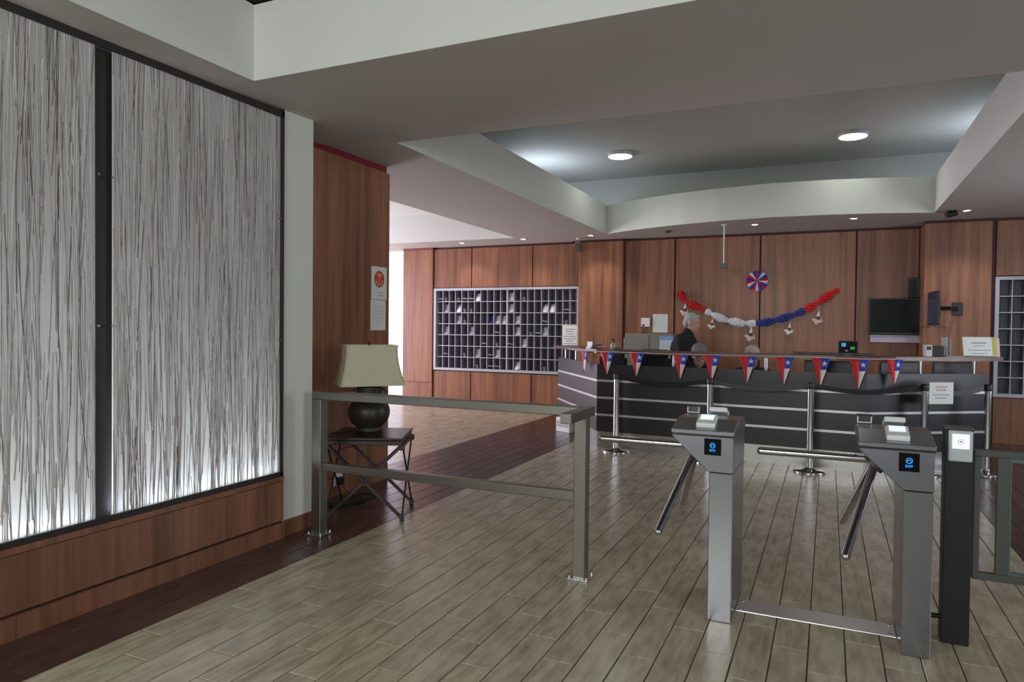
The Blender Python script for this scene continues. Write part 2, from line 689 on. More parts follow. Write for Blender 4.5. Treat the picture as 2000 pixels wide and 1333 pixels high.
def strands(name, y0, y1, z0, z1, count, parent, rng):
    mb = MB()
    for _ in range(count):
        ln = rng.choice((0.3, 0.5, 0.7, 0.9, 1.2, 1.6)) * rng.uniform(0.8, 1.2)
        mi = rng.choices((0, 1, 2, 3), (3, 5.5, 2.2, 3))[0]
        w = rng.uniform(0.0022, 0.0046) if mi in (0, 2) else rng.uniform(0.004, 0.009)
        y = rng.uniform(y0, y1)
        za = rng.uniform(z0 - ln * 0.7, z1 - ln * 0.25)
        lo, hi = max(za, z0), min(za + ln, z1)
        if hi - lo < 0.06:
            continue
        sl = rng.gauss(0, 0.034)
        cv = rng.gauss(0, 0.035)
        n = 6
        pts = []
        for i in range(n + 1):
            zz = lo + (hi - lo) * i / n
            t = (zz - za) / ln
            yy = y + sl * ln * (t - 0.5) + cv * ln * (t - 0.5) ** 2 + 0.0016 * math.sin(9 * t + y * 40)
            pts.append((min(max(yy, y0 + w), y1 - w), zz))
        xf = rng.uniform(0.0006, 0.0022)
        vs, fs = [], []
        for i, (a, b) in enumerate(pts):
            vs += [(-3.5, a - w / 2, b), (-3.5 + xf, a, b), (-3.5, a + w / 2, b)]
            if i:
                q = 3 * i
                fs += [(q - 3, q - 2, q + 1, q), (q - 2, q - 1, q + 2, q + 1)]
        mb.add(vs, fs, mi, True)
    o = mb.build(name, STRAND, parent)
    o['kind'] = 'stuff'
    return o


rng = random.Random(5)
for lab, y0, y1, cnt in (('frosted fibre light panel at the picture edge, left of the dark upright', 0.92, 2.405, 720),
                         ('frosted fibre light panel beside the white column, glowing at its bottom', 2.505, 3.752, 680)):
    p = thing('light_panel', lab, 'light panel', (0, 0, 0), 0, 'tall backlit fibre panels')
    MB().box(-3.508, -3.5, y0, y1, 0.468, 2.95).build('resin_sheet', RESIN, p)
    strands('fibre_strand', y0, y1, 0.469, 2.949, cnt, p, rng)
    cl = [(y1 if y1 < 3 else y0, 2.281), (y1 if y1 < 3 else y0, 1.487)]
    if y1 > 3:
        cl += [(3.745, 2.242), (3.745, 1.395)]
    for cy, cz in cl:
        MB().cyl((-3.5, cy + (0.012 if cy == y1 and y1 < 3 else -0.012 if cy == y0 else 0), cz), (-3.485, cy + (0.012 if cy == y1 and y1 < 3 else -0.012 if cy == y0 else 0), cz), 0.006, None, 12).build('clip', STEEL_R, p)
    MB().box(-3.62, -3.53, y0 + 0.02, y1 - 0.02, 0.438, 0.455).build('lamp_strip', mat('led_strip', (222, 238, 255), 0.5, 0, 125.0), p)

# back wall: dark backing with wood panels standing in front of it
YP, YC, YB, YR = 11.75, 11.62, 11.70, 11.20
wb = MB()
wb.box(-11.0, 4.3, 12.1, 12.3, 0, 4.0)
wb.box(-7.72, -4.03, YP + 0.03, 12.1, 2.26, ZC)
wb.box(-7.72, -4.03, YP + 0.03, 12.1, 0, 0.655)
wb.box(-7.72, -7.06, YP + 0.03, 12.1, 0.6, 2.3)
wb.box(-4.03, -3.23, YC + 0.03, 12.1, 0, ZC)
wb.box(-3.23, 1.25, YB + 0.03, 12.1, 0, ZC)
wb.box(1.21, 2.03, YR + 0.03, 12.1, 0, ZC)
wb.box(2.03, 4.3, YR + 0.07, 12.1, 2.28, ZC)
wb.box(2.03, 4.3, YR + 0.07, 12.1, 0, 0.62)
wback = tag(wb.build('wall_back', MAROON), kind='structure')


def panel(x0, x1, y, z0, z1, d=0.03):
    return MB().box(x0, x1, y, y + d, z0, z1).build('wood_panel', WOOD, wback, 0.002, None, 1)


TOPZ = ZC - 0.04
panel(-7.74, -7.06, YP - 0.03, 0.415, TOPZ, 0.06)
panel(-7.74, -7.06, YP - 0.03, 0.075, 0.40, 0.06)
for a, b in ((-7.045, -6.225), (-6.205, -4.965), (-4.945, -4.045)):
    panel(a, b, YP, 2.262, TOPZ)
    panel(a, b, YP, 0.06, 0.645)
MB().box(-7.745, -7.055, YP - 0.034, YP + 0.02, TOPZ, ZC).build('red_strip', REDTRIM, wback)
MB().box(-7.745, -7.055, YP - 0.034, YP + 0.02, 0.40, 0.415).build('red_strip', REDTRIM, wback)
MB().box(-7.745, -7.045, YP - 0.034, YP + 0.02, 0.055, 0.075).build('red_strip', REDTRIM, wback)
MB().box(-7.05, -4.04, YP + 0.005, YP + 0.03, 0.0, 0.06).build('skirting', DARKGAP, wback)
panel(-4.02, -3.225, YC, 0.0, TOPZ)
MB().box(-3.245, -3.222, YC + 0.03, YB + 0.03, 0.0, TOPZ).build('wood_panel', WOOD, wback)
for a, b in ((-3.20, -2.365), (-2.335, -1.015), (-0.99, 0.355), (0.38, 1.185)):
    panel(a, b, YB, 0.0, TOPZ)
panel(1.205, 1.99, YR, 0.0, TOPZ)
panel(2.045, 3.4, YR + 0.04, 2.27, TOPZ)
panel(2.045, 3.4, YR + 0.04, 0.0, 0.625)
MB().box(1.20, 1.23, YR + 0.03, YB, 0.0, TOPZ).build('wood_panel', WOOD, wback)

# far wall of the hall, outer walls with their windows
hw = MB().box(-11.0, -7.7, 12.05, 12.1, 0, ZC)
tag(hw.build('wall_hall', mat('hall_white', (232, 230, 234), 0.7)), kind='structure')
fw_ = MB()
fw_.box(-4.25, -3.2, -3.2, -3.0, 0, 4.0); fw_.box(3.2, 4.3, -3.2, -3.0, 0, 4.0); fw_.box(-3.2, 3.2, -3.2, -3.0, 2.8, 4.0)
tag(fw_.build('wall_front', mat('grey_wall', (130, 126, 120), 0.7)), kind='structure')
wr_ = MB()
wr_.box(4.2, 4.35, -3.0, -2.0, 0, 4.0); wr_.box(4.2, 4.35, 0.8, 6.2, 0, 4.0); wr_.box(4.2, 4.35, 9.0, 12.3, 0, 4.0)
wr_.box(4.2, 4.35, -2.0, 0.8, 2.9, 4.0); wr_.box(4.2, 4.35, 6.2, 9.0, 0, 1.0); wr_.box(4.2, 4.35, 6.2, 9.0, 2.8, 4.0)
tag(wr_.build('wall_right', MATS['grey_wall']), kind='structure')
wo = MB()
wo.box(-11.2, -11.0, 4.0, 6.6, 0, 4.0); wo.box(-11.2, -11.0, 11.8, 12.3, 0, 4.0); wo.box(-11.2, -11.0, 6.6, 11.8, 3.15, 4.0)
wo.box(-11.2, -11.0, 6.6, 11.8, 0, 0.25)
wo.box(-11.0, -4.2, 4.0, 4.09, 0, 4.0)
tag(wo.build('wall_outer', PAINT), kind='structure')

# ------------------------------------------------------------------ ceiling with its recesses
ZN = 2.99            # the near soffit hangs a little lower and rises to ZC at the second recess
hole1 = [(-3.22, -1.5), (3.4, -1.5), (3.4, 3.222), (-3.22, 3.222)]
arc = [(1.225, 10.50), (1.0, 10.42), (0.6, 10.30), (0.0, 10.19), (-0.75, 10.15), (-1.45, 10.24), (-2.0, 10.38), (-2.6, 10.60), (-3.0, 10.80), (-3.22, 10.93), (-3.33, 11.02)]
hole2 = [(-3.34, 4.93), (1.22, 5.01)] + arc
hole3 = [(-9.6, 6.2), (-4.94, 6.2), (-4.94, 10.92), (-9.6, 10.92)]
cmb = MB()


def soffit(polys, zf):
    polys = [[Vector((x, y, 0)) for x, y in q] for q in polys]
    flat = [p for q in polys for p in q]
    tri = tessellate_polygon(polys)
    for dz, fl in ((0.0, True), (0.03, False)):
        vs = [(p.x, p.y, zf(p.y) + dz) for p in flat]
        fs = []
        for a, b, c in tri:
            n = (flat[b] - flat[a]).cross(flat[c] - flat[a]).z
            fs.append((a, b, c) if (n < 0) == fl else (c, b, a))
        cmb.add(vs, fs)


def zsoff(y):
    return ZN + (ZC - ZN) * min(1.0, max(0.0, (y - 3.222) / (4.92 - 3.222)))


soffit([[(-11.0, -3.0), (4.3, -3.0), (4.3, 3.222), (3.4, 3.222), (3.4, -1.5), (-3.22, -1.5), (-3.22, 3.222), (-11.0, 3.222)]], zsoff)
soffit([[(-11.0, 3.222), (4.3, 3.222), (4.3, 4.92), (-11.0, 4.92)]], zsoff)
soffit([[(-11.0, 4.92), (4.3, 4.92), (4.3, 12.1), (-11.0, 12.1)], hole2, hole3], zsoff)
ceil = tag(cmb.build('ceiling', mat('shaded_soffit_white', (187, 181, 174), 0.8, noise=0.02, nscale=(2, 2, 2))), kind='structure')  # white paint darkened: the underside's shade is put into its colour


def parapet(pts, z1, closed=True, t=0.02, ZC=ZC):
    mb = MB()
    n = len(pts)
    for i in range(n if closed else n - 1):
        a, b = Vector(pts[i] + (0,)), Vector(pts[(i + 1) % n] + (0,))
        d = (b - a).normalized()
        nrm = Vector((d.y, -d.x, 0)) * t
        mb.prism([a + Vector((0, 0, ZC + .0015)), b + Vector((0, 0, ZC + .0015)), b + nrm + Vector((0, 0, ZC + .0015)), a + nrm + Vector((0, 0, ZC + .0015))], (0, 0, z1 - ZC))
    return mb


parapet(hole1, 3.45, True, 0.02, ZN).build('recess_side', PAINT, ceil)
parapet(hole2, 3.515).build('recess_side', PAINT, ceil)
parapet(hole3, 3.56).build('recess_side', PAINT, ceil)
MB().box(-9.8, -4.75, 6.0, 11.2, 3.56, 3.6).build('hall_upper_ceiling', PAINT, ceil)
MB().box(-11.0, 4.3, 3.9, 12.3, 4.0, 4.12).build('upper_ceiling', PAINT, ceil)
MB().box(-4.2, 4.3, -3.0, 3.9, 3.465, 3.56).build('black_upper_ceiling', PAINT_B, ceil)
MB().box(-4.6, 2.3, 11.28, 11.34, ZC + 0.04, 4.0).build('recess_back', PAINT, ceil)
MB().box(-4.62, -4.56, 4.3, 11.3, ZC + 0.04, 4.0).build('recess_back', PAINT, ceil)
MB().box(2.3, 2.36, 4.3, 11.3, ZC + 0.04, 4.0).build('recess_back', PAINT, ceil)
MB().box(-4.6, 2.3, 3.95, 4.0, ZC + 0.04, 4.0).build('recess_back', PAINT, ceil)

# ------------------------------------------------------------------ lamps in the ceiling
LED = mat('led_disc', (246, 255, 243), 0.5, 0, 23.0)
for lab, x, y in (('round flush ceiling lamp in the recess, the one nearer the hall', -2.74, 9.66),
                  ('round flush ceiling lamp in the recess, the one above the turnstiles', 0.24, 9.77)):
    t = thing('ceiling_lamp', lab, 'ceiling lamp', (x, y, 4.0), 0, 'round ceiling lamps in the recess')
    MB().lathe([(0.172, 0.0), (0.178, -0.02), (0.176, -0.045), (0.168, -0.05), (0.165, -0.048)], n=40).build('rim', WHITEP, t)
    MB().lathe([(0.165, -0.046), (0.16, -0.052), (0.1, -0.055), (0.01, -0.056)], n=40).build('diffuser', LED, t)
DL = mat('downlight_glow', (255, 250, 240), 0.5, 0, 9.0)
spots = [('downlight above the leftmost pigeonhole panel', -6.15, 11.24, 30), ('downlight above the middle of the pigeonholes', -4.86, 11.10, 32),
         ('downlight in front of the plain wood column beside the pigeonholes', -3.62, 11.06, 34), ('downlight above the paper rosette', -1.005, 10.73, 22),
         ('downlight above the wall television', 0.29, 10.62, 22), ('bright downlight beside the black ceiling camera', 1.57, 10.42, 45)]
for lab, x, y, pw in spots:
    t = thing('downlight', lab, 'downlight', (x, y, ZC), 0, 'small ceiling downlights')
    MB().lathe([(0.05, 0.0), (0.062, -0.002), (0.066, -0.006), (0.058, -0.009), (0.05, -0.006)], n=24).build('rim', WHITEP, t)
    MB().lathe([(0.05, -0.004), (0.03, -0.008), (0.005, -0.009)], n=24).build('bulb', DL, t)
    d = bpy.data.lights.new('downlight_beam', 'SPOT')
    d.energy, d.color, d.spot_size, d.spot_blend, d.shadow_soft_size = pw, (1, 0.95, 0.86), R(96), 0.7, 0.03
    o = bpy.data.objects.new('downlight_beam', d)
    COL.objects.link(o)
    o.location = (x, y, ZC - 0.02)
    o.rotation_euler = (R(14), 0, 0)
sm_ = thing('smoke_detector', 'small dark round detector on the ceiling above the counter cabinet', 'smoke detector', (-2.32, 10.95, ZC))
MB().lathe([(0.05, 0), (0.055, -0.012), (0.03, -0.03), (0.005, -0.032)], n=20).build('housing', GREYMET, sm_)
MB().lathe([(0.02, -0.03), (0.018, -0.036), (0.003, -0.037)], n=14).build('sensor_eye', BLACK, sm_)

# ------------------------------------------------------------------ pigeonhole cabinets
def cabinet(name, label, x0, x1, z0, z1, y, ncol, nrow, thick_at=None, depth=0.26):
    t = thing(name, label, 'cabinet', (x0, y, z0))
    W, Hh = x1 - x0, z1 - z0
    fwid = 0.045
    MB().box(0, W, depth - 0.012, depth, 0, Hh).build('back_panel', PIGEON_IN, t)
    f = MB()
    f.box(0, W, -0.03, depth, 0, fwid); f.box(0, W, -0.03, depth, Hh - fwid, Hh)
    f.box(0, fwid, -0.03, depth, fwid, Hh - fwid); f.box(W - fwid, W, -0.03, depth, fwid, Hh - fwid)
    f.build('frame', PIGEON, t)
    cw = (W - 2 * fwid) / ncol
    rh = (Hh - 2 * fwid) / nrow
    for c in range(1, ncol):
        th = 0.022 if c == thick_at else 0.007
        m = MB()
        x = fwid + c * cw
        m.box(x - th / 2 + 0.0006, x + th / 2 - 0.0006, 0.012, depth - 0.012, fwid, Hh - fwid, 1)
        m.box(x - th / 2 - 0.002, x + th / 2 + 0.002, 0.004, 0.012, fwid, Hh - fwid, 0)
        m.build('divider', [PIGEON, PIGEON_IN], t)
    for r in range(1, nrow):
        m = MB()
        z = fwid + r * rh
        m.box(fwid, W - fwid, 0.012, depth - 0.012, z - 0.004, z + 0.004, 1)
        m.box(fwid, W - fwid, 0.002, 0.012, z - 0.0065, z + 0.0065, 0)
        m.build('shelf', [PIGEON, PIGEON_IN], t)
    return t, cw, rh, fwid


PX0, PX1, PZ0, PZ1 = -7.03, -4.04, 0.665, 2.25
pc, CW, RH, FW = cabinet('pigeonhole_cabinet', 'large grey key cabinet with seven rows of pigeonholes beside the counter end', PX0, PX1, PZ0, PZ1, YP - 0.0, 21, 7, 11)
cabinet('pigeonhole_cabinet', 'grey pigeonhole cabinet cut by the picture edge behind the counter end', 2.035, 3.32, 0.635, 2.255, YR + 0.02, 8, 7, None)

ORD = ['first', 'second', 'third', 'fourth', 'fifth', 'sixth', 'seventh', 'eighth', 'ninth', 'tenth', 'eleventh', 'twelfth', 'thirteenth', 'fourteenth', 'fifteenth', 'sixteenth', 'seventeenth', 'eighteenth', 'nineteenth', 'twentieth']


def slip_mesh(kind):
    """curled paper standing in a hole: origin at the hole's bottom centre, front at y=0"""
    mb = MB()
    n = 8
    prof = []
    for i in range(n + 1):
        t = i / n
        if kind == 0:      # curved up against the back
            prof.append((0.0 + 0.09 * math.sin(t * 1.5), 0.008 + 0.17 * (1 - math.cos(t * 1.5))))
        elif kind == 1:    # lying, front edge curled
            prof.append((-0.01 + 0.2 * t, 0.004 + 0.055 * (1 - t) ** 2 + 0.03 * t))
        else:              # leaning steeply
            prof.append((0.0 + 0.08 * t, 0.006 + 0.20 * t - 0.05 * t * t))
    w = 0.050
    vs, fs = [], []
    for k, (a, b) in enumerate(prof):
        sk = (0.012 if kind == 2 else -0.008) * (k / n)
        for off in (0.0, 0.0012):
            vs += [(-w + sk, a, b + off), (w + sk, a, b + off)]
    for k in range(n):
        q = 4 * k
        fs += [(q, q + 1, q + 5, q + 4), (q + 2, q + 6, q + 7, q + 3), (q, q + 4, q + 6, q + 2), (q + 1, q + 3, q + 7, q + 5)]
    fs += [(0, 2, 3, 1), (4 * n, 4 * n + 1, 4 * n + 3, 4 * n + 2)]
    mb.add(vs, fs, 0, True)
    return mb


SLIPS = [slip_mesh(k).mesh('paper_slip', PAPER_P) for k in range(3)]
SLIP_B = slip_mesh(0).mesh('paper_slip', PAPER_B)
KEYM = MB()
KEYM.tube([(0.018 * math.cos(a), 0.0, 0.05 + 0.018 * math.sin(a)) for a in [i * math.pi / 7 for i in range(15)]], 0.003, 6)
KEYM.box(-0.006, 0.006, -0.002, 0.002, 0.004, 0.034)
KEYM.box(0.004, 0.012, -0.002, 0.002, 0.006, 0.012)
KEYM.box(-0.024, 0.024, 0.01, 0.05, 0.002, 0.014)
KEYM = KEYM.mesh('room_key', BRASS)
slips = [(0, 0, 1), (0, 4, 1), (0, 5, 1), (0, 6, 2), (0, 11, 0), (1, 1, 0), (1, 3, 2), (1, 11, 0), (1, 16, 2), (1, 17, 2), (1, 19, 1), (2, 3, 0), (2, 9, 0), (2, 10, 0),
         (2, 12, 0), (2, 16, 1), (3, 1, 0), (3, 5, 0), (3, 9, 1), (3, 12, 0), (3, 15, 1), (3, 16, 0), (4, 7, 1), (4, 11, 1), (4, 13, 0), (5, 1, 1), (5, 6, 0), (5, 8, 1), (5, 9, 0),
         (6, 8, 1), (6, 9, 1), (6, 12, 2), (2, 8, 9)]
keys = [(0, 1), (0, 3), (0, 13), (1, 4), (1, 5), (2, 4), (2, 19), (3, 14), (4, 9), (5, 4), (6, 6), (6, 16)]


def hole(r, c):
    return (PX0 + FW + (c + 0.5) * CW, YP + 0.015, PZ0 + FW + (6 - r) * RH + 0.0065)


for r, c, k in slips:
    o = bpy.data.objects.new('paper_slip', SLIP_B if k == 9 else SLIPS[k])
    COL.objects.link(o)
    o.location = hole(r, c)
    tag(o, '%s in the pigeonhole of row %s from the top, %s hole along' % ('dark blue slip' if k == 9 else ('curled pale slip', 'flat pale slip', 'leaning pale slip')[k], ORD[r], ORD[c]), 'paper', 'papers in the pigeonholes')
for r, c in keys:
    o = bpy.data.objects.new('room_key', KEYM)
    COL.objects.link(o)
    o.location = hole(r, c)
    tag(o, 'small metal key with tag in pigeonhole row %s from the top, %s hole along' % (ORD[r], ORD[c]), 'key', 'keys in the pigeonholes')


# ------------------------------------------------------------------ printed sheets
def sheet(name, label, cat, w, h, loc, rz, lines, tilt=0.0, paper=PAPER, group=None):
    """thin sheet: local x across, z up, front towards -y"""
    t = thing(name, label, cat, loc, rz, group)
    if tilt:
        t.rotation_euler = (R(tilt), 0, rz)
    MB().box(-w / 2, w / 2, 0, 0.0015, 0, h).build('paper_sheet', paper, t)
    g = MB()
    for (u, v, lw, lh, mi) in lines:
        n = max(1, int(lw * w / 0.028))
        a = -lw * w / 2 + u * w
        for i in range(n):
            seg = lw * w / n
            g.box(a + i * seg, a + (i + 0.82) * seg, -0.0008, 0.0004, v * h, v * h + lh * h, mi)
    if lines:
        tag(g.build('print', [INK, INK_R], t), kind='stuff')
    return t


def lines_of(vs, widths, lh=0.03, mi=0):
    return [(0, v, w, lh, mi) for v, w in zip(vs, widths)]


sheet('notice', 'white notice of seven lines taped on the pigeonhole cabinet corner', 'notice', 0.29, 0.39, (-4.20, YP - 0.033, 1.165), 0,
      lines_of((0.80, 0.70, 0.58, 0.47, 0.36, 0.26, 0.14), (0.68, 0.5, 0.42, 0.78, 0.78, 0.5, 0.8), 0.035))
sheet('notice', 'white sheet with faint table hung on the wood wall beside the switch plate', 'notice', 0.25, 0.31, (-2.585, YB - 0.002, 1.445), 0,
      lines_of([0.9 - 0.08 * i for i in range(10)], [0.8] * 10, 0.012))
d_ = Vector((0.825, 0.565, 0)).normalized()
rzR = math.atan2(0.83, 1.22)
# ------------------------------------------------------------------ reception counter
PL, PA, PB, PR = Vector((-3.79, 10.05, 0)), Vector((-2.65, 8.42, 0)), Vector((0.38, 8.22, 0)), Vector((1.6, 9.05, 0))
counter = thing('reception_counter', 'long dark reception counter with silver strips and a raised wood top', 'counter', (0, 0, 0))


def perp(a, b):
    d = (b - a).normalized()
    return Vector((-d.y, d.x, 0))          # points behind the counter


def slab(a, b, off0, off1, z0, z1):
    n = perp(a, b)
    return MB().prism([a + n * off0 + Vector((0, 0, z0)), b + n * off0 + Vector((0, 0, z0)), b + n * off1 + Vector((0, 0, z0)), a + n * off1 + Vector((0, 0, z0))], (0, 0, z1 - z0))


for a, b in ((PL, PA), (PA, PB), (PB, PR)):
    for z0, z1 in ((0.205, 0.402), (0.428, 0.618), (0.644, 0.832), (0.858, 1.05)):
        slab(a, b, 0.0, 0.03, z0, z1).build('front_panel', GREYLAM, counter)
    for z0, z1 in ((0.402, 0.428), (0.618, 0.644), (0.832, 0.858)):
        slab(a, b, -0.004, 0.025, z0, z1).build('metal_strip', ALU, counter)
    slab(a, b, 0.02, 0.04, 0.0, 0.205).build('kick_plate', KICK, counter)
    slab(a, b, 0.031, 0.05, 0.02, 1.045).build('inner_panel', BLACK, counter)


def offset_line(pts, off):
    out = []
    for i, p in enumerate(pts):
        if i == 0:
            n = perp(pts[0], pts[1])
            out.append(p + n * off)
        elif i == len(pts) - 1:
            out.append(p + perp(pts[-2], pts[-1]) * off)
        else:
            n1, n2 = perp(pts[i - 1], p), perp(p, pts[i + 1])
            n = (n1 + n2).normalized()
            out.append(p + n * (off / max(0.3, n.dot(n1))))
    return out


path = [PL + (PL - PA).normalized() * 0.12, PL + (PA - PL) * 0.5, PA + (PL - PA).normalized() * 0.35, PA + (PL - PA).normalized() * 0.08 + Vector((0.05, 0.02, 0)),
        PA + (PB - PA).normalized() * 0.3, PB + (PA - PB).normalized() * 0.3, PB + (PR - PB).normalized() * 0.06 + Vector((-.06, .01, 0)), PB + (PR - PB).normalized() * 0.3, PR + (PR - PB).normalized() * 0.13]
fo, ba = offset_line(path, -0.055), offset_line(path, 0.33)
bt = MB()
for i in range(len(path) - 1):
    bt.prism([fo[i] + Vector((0, 0, 1.19)), fo[i + 1] + Vector((0, 0, 1.19)), ba[i + 1] + Vector((0, 0, 1.19)), ba[i] + Vector((0, 0, 1.19))], (0, 0, 0.045))
bt.build('raised_top', WOOD_TOP, counter)
for p in ((-3.60, 9.87), (-3.27, 9.39), (-2.98, 8.97), (-1.687, 8.41), (0.908, 8.64), (1.457, 9.013)):
    MB().cyl((p[0], p[1], 1.045), (p[0], p[1], 1.19), 0.014, None, 12).build('post', CHROME, counter)
MB().cyl((-0.635, 8.345, 1.045), (-0.635, 8.345, 1.19), 0.02, None, 12).build('post', CHROME, counter)
slab(PA + Vector((0.2, 0, 0)), PB, 0.06, 0.6, 0.735, 0.765).build('desk_top', GREYLAM, counter)
slab(PB, PR, 0.06, 0.55, 0.735, 0.765).build('desk_top', GREYLAM, counter)
slab(PL, PA, 0.06, 0.5, 0.735, 0.765).build('desk_top', GREYLAM, counter)
for p in ((-2.3, 8.9), (0.2, 8.75), (1.3, 9.35), (-3.3, 9.9)):
    MB().box(p[0] - 0.03, p[0] + 0.03, p[1] - 0.03, p[1] + 0.03, 0, 0.735).build('desk_leg', BLACK, counter)

nt_ = sheet('notice', 'white notice hung on the belt before the slanted counter end', 'notice', 0.265, 0.228, (1.086, 8.449, 0.748), R(28.94),
            lines_of((0.76, 0.62), (0.5, 0.42), 0.05, 1) + lines_of((0.4, 0.26), (0.72, 0.5), 0.04))

# ------------------------------------------------------------------ bunting
bl = [Vector((-3.38, 9.356, 1.21)), Vector((-2.86, 8.62, 1.212)), Vector((-2.72, 8.37, 1.214)), Vector((-1.6, 8.285, 1.208)), Vector((-0.3, 8.20, 1.212)), Vector((0.38, 8.14, 1.21)), Vector((0.72, 8.375, 1.212)), Vector((1.06, 8.61, 1.208))]
bl = [p + Vector((0, -0.012, 0)) for p in bl]
bs = MB().tube(bl, 0.0055, 6).build('bunting_string', mat('cream_tape', (205, 190, 180), 0.7))
tag(bs, 'pale tape stretched along the counter edge carrying the pennants', 'string')


def pennant(label, pa, pb, drop, sway=0.0):
    pa, pb = Vector(pa), Vector(pb)
    c = (pa + pb) / 2
    w = (pb - pa).length
    t = thing('pennant', label, 'pennant', c, math.atan2(pb.y - pa.y, pb.x - pa.x), 'little flag pennants along the counter')
    tip = (sway, -drop)

    def pt(u, v):      # u across -0.5..0.5, v 0 top..1 tip
        x = u * w * (1 - v) + tip[0] * v
        return (x, -0.004 - 0.012 * math.sin(3 * v + u * 3) * v, tip[1] * v)

    def patch(name, u0, u1, v0, v1, m, thick=0.0015):
        mb = MB()
        n = 6
        vs, fs = [], []
        for i in range(n + 1):
            v = v0 + (v1 - v0) * i / n
            for u in (u0, u1):
                x, y, z = pt(u, v)
                vs += [(x, y, z), (x, y + thick, z)]
        for i in range(n):
            q = 4 * i
            fs += [(q, q + 4, q + 6, q + 2), (q + 1, q + 3, q + 7, q + 5), (q, q + 1, q + 5, q + 4), (q + 2, q + 6, q + 7, q + 3)]
        fs += [(0, 2, 3, 1)]
        mb.add(vs, fs, 0, True)
        return mb.build(name, m, t)
    patch('red_half', -0.5, 0.0, 0, 1, RED)
    bc = patch('blue_corner', 0.0, 0.5, 0, 0.4, BLUE)
    patch('white_half', 0.0, 0.5, 0.4, 1, WHITEC)
    cx, cy, cz = pt(0.24, 0.19)
    rr = 0.034
    st = [(cx + rr * (1 if i % 2 == 0 else 0.4) * math.sin(i * math.pi / 5) * 0.9, cy - 0.003, cz + rr * (1 if i % 2 == 0 else 0.4) * math.cos(i * math.pi / 5)) for i in range(10)]
    MB().prism(st, (0, 0.004, 0)).build('star', WHITEC, bc)
    return t


PEN = [((-2.985, 8.79), (-2.80, 8.53), 0.28, 'pennant nearest the pigeonholes, seen almost edge-on'), ((-2.585, 8.355), (-2.40, 8.342), 0.275, 'first pennant from the counter corner near the pigeonholes'),
       ((-2.21, 8.331), (-2.02, 8.319), 0.285, 'second pennant from the counter corner near the pigeonholes'), ((-1.675, 8.295), (-1.485, 8.283), 0.295, 'pennant in front of the black chair back'),
       ((-1.31, 8.271), (-1.12, 8.259), 0.305, 'pennant right beside the bowed grey head, above a stanchion'), ((-0.918, 8.245), (-0.725, 8.233), 0.305, 'pennant just under the balding seated head'),
       ((-0.525, 8.219), (-0.34, 8.208), 0.31, 'pennant right of the thick chrome counter post'), ((-0.16, 8.195), (0.028, 8.183), 0.315, 'pennant above the middle stanchion, under the long black bar'),
       ((0.205, 8.165), (0.40, 8.15), 0.315, 'pennant at the counter bend, under the small lit device'), ((0.56, 8.268), (0.72, 8.378), 0.295, 'last pennant, on the slanted counter end beside the hung notice')]
for a, b, dr_, lab in PEN:
    pennant('red, blue and white ' + lab, (a[0], a[1] - 0.014, 1.207), (b[0], b[1] - 0.014, 1.207), dr_, -0.004)

# ------------------------------------------------------------------ stanchions and belts
st_pos = [(-2.33, 8.20), (-1.195, 8.02), (-0.155, 7.99), (0.93, 8.38), (1.545, 8.72)]
st_lab = ['chrome stanchion at the counter corner near the railing', 'chrome stanchion behind the first turnstile', 'chrome stanchion standing between the two turnstiles',
          'chrome stanchion behind the second turnstile, left of the hung notice', 'chrome stanchion at the far counter end, seen beyond the gate']


def stanchion(lab, x, y):
    t = thing('stanchion', lab, 'stanchion', (x, y, 0), 0, 'belt stanchions along the counter')
    MB().lathe([(0.16, 0.0), (0.163, 0.012), (0.15, 0.022), (0.09, 0.032), (0.045, 0.04), (0.036, 0.055)], n=36).build('base', CHROME, t)
    MB().cyl((0, 0, 0.04), (0, 0, 0.885), 0.035, None, 24).build('pole', CHROME, t)
    MB().lathe([(0.037, 0.885), (0.039, 0.9), (0.039, 0.945), (0.034, 0.955), (0.005, 0.957)], n=24).build('belt_head', BLACK, t)
    return t


for (x, y), lab in zip(st_pos, st_lab):
    stanchion(lab, x, y)
bl_lab = ['black belt between the corner stanchion and the next', 'black belt running behind the first turnstile to the middle stanchion', 'black belt between the middle stanchion and the slanted counter end', 'black belt that carries the white hung notice']
for i in range(4):
    a, b = Vector(st_pos[i] + (0.918,)), Vector(st_pos[i + 1] + (0.918,))
    d = (b - a).normalized()
    a, b = a + d * 0.04, b - d * 0.04
    mb = MB()
    n = 8
    for k in range(n):
        p, q = a.lerp(b, k / n), a.lerp(b, (k + 1) / n)
        p.z -= 0.06 * 4 * (k / n) * (1 - k / n)
        q.z -= 0.06 * 4 * ((k + 1) / n) * (1 - (k + 1) / n)
        s = Vector((-d.y, d.x, 0)) * 0.001
        mb.prism([p - s + Vector((0, 0, -0.024)), p + s + Vector((0, 0, -0.024)), p + s + Vector((0, 0, 0.024)), p - s + Vector((0, 0, 0.024))], q - p)
    tag(mb.build('stanchion_belt', BLACK), bl_lab[i], 'belt', 'belts between the stanchions')

# ------------------------------------------------------------------ turnstiles
GLOWB = mat('blue_glow', (40, 150, 255), 0.5, 0, 1.4)
GLOWW = mat('screen_glow', (205, 226, 240), 0.5, 0, 0.9)
GLOWW2 = mat('screen_bright', (240, 248, 255), 0.5, 0, 1.3)


